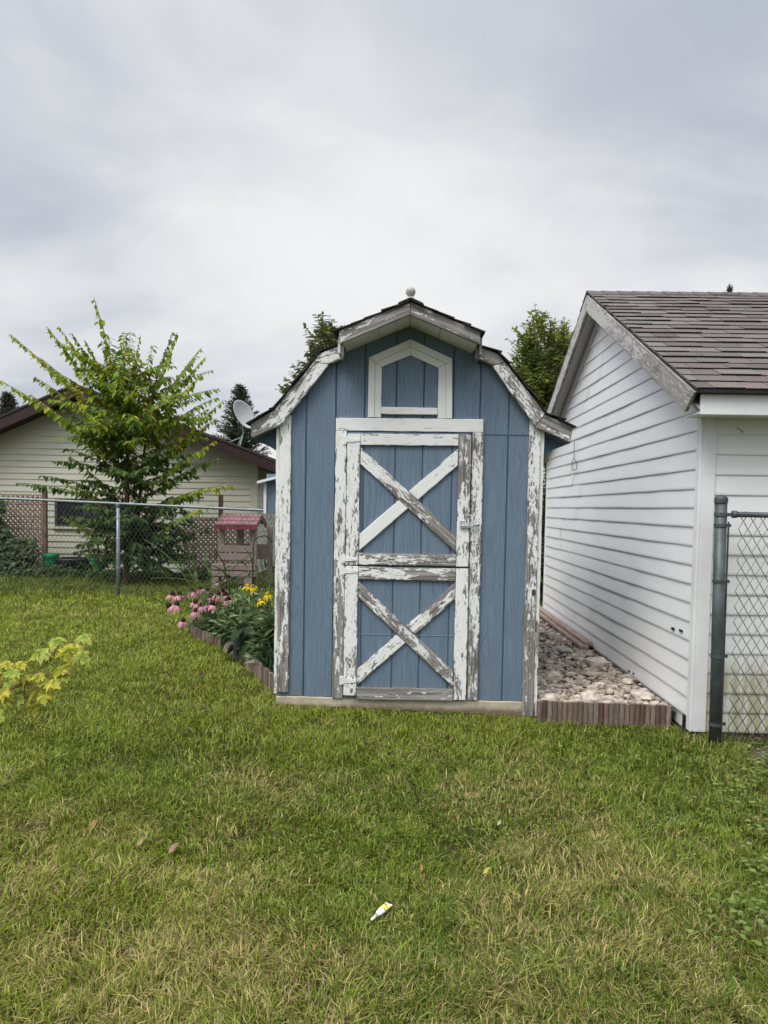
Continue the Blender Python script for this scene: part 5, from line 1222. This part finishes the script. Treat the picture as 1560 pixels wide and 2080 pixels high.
# clover-like weeds patch on the left of the lawn
fol = MB()
for i in range(5200):
    y = random.uniform(2.2, 8.4); x = random.uniform(-0.56*y, min(1.8, 0.5*y)) if i % 4 else -0.40*y+random.gauss(0, 0.5)
    if smooth_noise([x], [y], 0.3, 33)[0] < (0.45 if i % 4 == 0 else 0.70) or (y > 5.05 and x > -2.45): continue
    fol.col = jit(random.choice(((0.19, 0.26, 0.07), (0.24, 0.29, 0.10))), 0.2); s = random.uniform(0.012, 0.012+0.0038*y)
    fol.leaf(Vector((x, y, random.uniform(0.025, 0.055))), Vector((random.uniform(-1, 1), random.uniform(-1, 1), 0.1)), Vector((0, 0, 1)), s, s*0.8, 0.15, 0.1)
tag(fol.build('lawn_weeds', 'leaf'), 'pale low weeds mixed into the lawn near the seedling', 'weeds', kind='stuff')
# fallen leaves
for px, py, s, a, col, lab in ((178, 1689, 0.060, 0.9, (0.50, 0.33, 0.16), 'curled tan dead leaf on the left of the lawn'), (340, 1735, 0.062, 0.5, (0.42, 0.30, 0.22), 'pinkish brown dead leaf in a dark gap of the lawn'), (278, 1721, 0.045, 1.2, (0.40, 0.34, 0.16), 'narrow straw coloured dead leaf between the other two'),
                               (1010, 1676, 0.030, 0.6, (0.50, 0.44, 0.30), 'small pale crumpled leaf below the shed door'), (981, 1775, 0.038, 0.2, (0.62, 0.55, 0.14), 'small yellow leaf to the right of the tube'), (855, 1772, 0.034, 1.6, (0.36, 0.24, 0.09), 'small brown leaf just above the tube')):
    p = G(px, py, 0.045); mb = MB(); mb.col = col
    d = Vector((math.cos(a), math.sin(a), 0.45)); mb.leaf(Vector((0, 0, 0.0)), d, Vector((0.2, -0.3, 1)), s, s*0.5, 0.8, -0.35)
    mb.col = tuple(c*0.8 for c in col); mb.leaf(Vector((0.006, 0.002, 0.002)), Vector((math.cos(a+0.7), math.sin(a+0.7), 0.3)), Vector((0, 0, 1)), s*0.6, s*0.35, 0.6, 0.4)
    tag(mb.build('dead_leaf', 'deadleaf', loc=p), lab, 'leaf', 'fallen leaves on the lawn')
# small empty tube on the grass
p0 = G(754, 1869, 0.045); p1 = G(790, 1835, 0.05); d = (p1-p0); ln = d.length; an = math.atan2(d.y, d.x)
tube = empty('ointment_tube', p0, 'small white squeezed tube with yellow label lying on the lawn', 'tube'); tube.rotation_euler = (0, -0.03, an)
mb = MB(); mb.lathe((0, 0, 0), [(0.0015, 0), (0.0045, 0.001), (0.006, ln*0.28), (0, ln*0.28)], 12, Vector((1, 0, 0))); mb.build('nozzle', plain('nozzle_cream', (0.72, 0.68, 0.5), 0.4, 0.05), tube, smooth=True)
prof = [(0.30, 0.0065, 0.0065), (0.42, 0.0115, 0.009), (0.56, 0.0145, 0.009), (0.80, 0.0150, 0.006), (1.0, 0.0155, 0.0012)]
def ring(mb, pr, grow=0.0, arc=None):
    n = 16; vs = []; fs = []
    ks = range(n) if arc is None else arc
    m_ = len(list(ks))
    for t, ry_, rz_ in pr:
        for k in ks: a = 2*math.pi*k/n; vs.append((ln*t, (ry_+grow)*math.cos(a), (rz_+grow)*math.sin(a)))
    for i in range(len(pr)-1):
        for k in range(m_ if arc is None else m_-1): k2 = (k+1) % m_; fs.append((i*m_+k, i*m_+k2, (i+1)*m_+k2, (i+1)*m_+k))
    mb.add(vs, fs)
mb = MB(); ring(mb, prof); mb.add([(ln*1.0, -0.0155, -0.0012), (ln*1.0, 0.0155, -0.0012), (ln*1.0, 0.0155, 0.0012), (ln*1.0, -0.0155, 0.0012)], [(0, 1, 2, 3)]); mb.build('body', 'white_pl', tube, smooth=True)
def lab(t0, t1, k0, k1, c, nm):
    pr_ = []
    for t in (t0, (t0+t1)/2, t1):
        pr_.append((t, interp(t, [(q[0], q[1]) for q in prof]), interp(t, [(q[0], q[2]) for q in prof])))
    mb = MB(); ring(mb, pr_, 0.0008, list(range(k0, k1))); mb.build(nm, plain(nm+'_ink', c, 0.4, 0.08), tube, smooth=True)
lab(0.60, 0.95, 1, 8, (0.78, 0.70, 0.16), 'label'); lab(0.585, 0.70, 5, 8, (0.05, 0.07, 0.06), 'label_mark'); lab(0.86, 0.91, 1, 5, (0.25, 0.22, 0.04), 'label_mark')

# ================================================================== SKY AND LIGHT
SKYX, SKYY = 15.31, 3.19
sun_dir = Vector((-0.62, -0.68, 1.35)).normalized()
sd = bpy.data.lights.new('sun', 'SUN'); so = bpy.data.objects.new('sun', sd); COL.objects.link(so)
so.rotation_euler = sun_dir.to_track_quat('Z', 'Y').to_euler(); so.location = (0, -5, 20)
sd.energy = 1.5; sd.angle = R(28); sd.color = (1.0, 0.965, 0.91)
w = bpy.data.worlds.new('World'); scene.world = w; w.use_nodes = True; nt = w.node_tree; nt.nodes.clear()
out = nd(nt, 'ShaderNodeOutputWorld'); tc = nd(nt, 'ShaderNodeTexCoord').outputs['Generated']
sky = nd(nt, 'ShaderNodeTexSky', sky_type='NISHITA', sun_disc=False, sun_elevation=math.asin(sun_dir.z), sun_rotation=math.atan2(sun_dir.x, sun_dir.y), air_density=1.0, dust_density=2.0)
skyc = nd(nt, 'ShaderNodeVectorMath', {0: sky.outputs[0], 3: 0.10}, operation='SCALE').outputs[0]
sep = nd(nt, 'ShaderNodeSeparateXYZ', {0: tc}); zc = mth(nt, 'MAXIMUM', sep.outputs[2], 0.0)
den = mth(nt, 'ADD', zc, 0.28)
pl = nd(nt, 'ShaderNodeCombineXYZ', {0: mth(nt, 'DIVIDE', sep.outputs[0], den), 1: mth(nt, 'DIVIDE', sep.outputs[1], den), 2: 0.35}).outputs[0]
n1 = noise(nt, mp(nt, pl, (0.8, 1.0, 1), (SKYX, SKYY, 0)), 0.95, 5, 0.50, 0.4); n2 = noise(nt, mp(nt, pl, (1.0, 1.2, 1), (7.3, 1.1, 0)), 2.6, 5, 0.55, 0.6)
cl = mth(nt, 'ADD', mth(nt, 'MULTIPLY', n1, 0.7), mth(nt, 'MULTIPLY', n2, 0.3))
cl = sstep(nt, cl, 0.36, 0.67)
col = mixc(nt, cl, (0.355, 0.385, 0.445), (0.655, 0.655, 0.655))
# thin bright cloud low ahead, and an unseen overhead glow added as fill
def lobe(v, p):
    dn = nd(nt, 'ShaderNodeVectorMath', {0: tc, 1: tuple(Vector(v).normalized())}, operation='DOT_PRODUCT').outputs['Value']
    return mth(nt, 'POWER', mth(nt, 'MAXIMUM', dn, 0.0), p)
g1 = lobe((-0.06, 1.0, 0.36), 26.0)
col = mixc(nt, mth(nt, 'MULTIPLY', g1, 0.6), col, (0.70, 0.70, 0.69))
g2 = lobe((-0.22, -0.50, 1.0), 3.0)
glow = mth(nt, 'ADD', 1.0, mth(nt, 'MULTIPLY', g2, 3.5))
glow = mth(nt, 'MULTIPLY', glow, mth(nt, 'SUBTRACT', 1.0, mth(nt, 'MULTIPLY', lobe((-0.1, -1.0, 0.05), 2.5), 0.65)))  # added: low sky behind the viewer dimmed to deepen shade under eaves
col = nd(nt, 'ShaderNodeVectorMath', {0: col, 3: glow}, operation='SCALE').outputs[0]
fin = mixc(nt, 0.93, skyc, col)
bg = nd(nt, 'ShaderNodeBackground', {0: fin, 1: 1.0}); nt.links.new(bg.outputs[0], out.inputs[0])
vs = scene.view_settings; scene.display_settings.display_device = 'sRGB'; vs.view_transform = 'Standard'; vs.look = 'None'; vs.exposure = 0.45; vs.gamma = 1.0
scene.cycles.max_bounces = 6; scene.cycles.transparent_max_bounces = 4
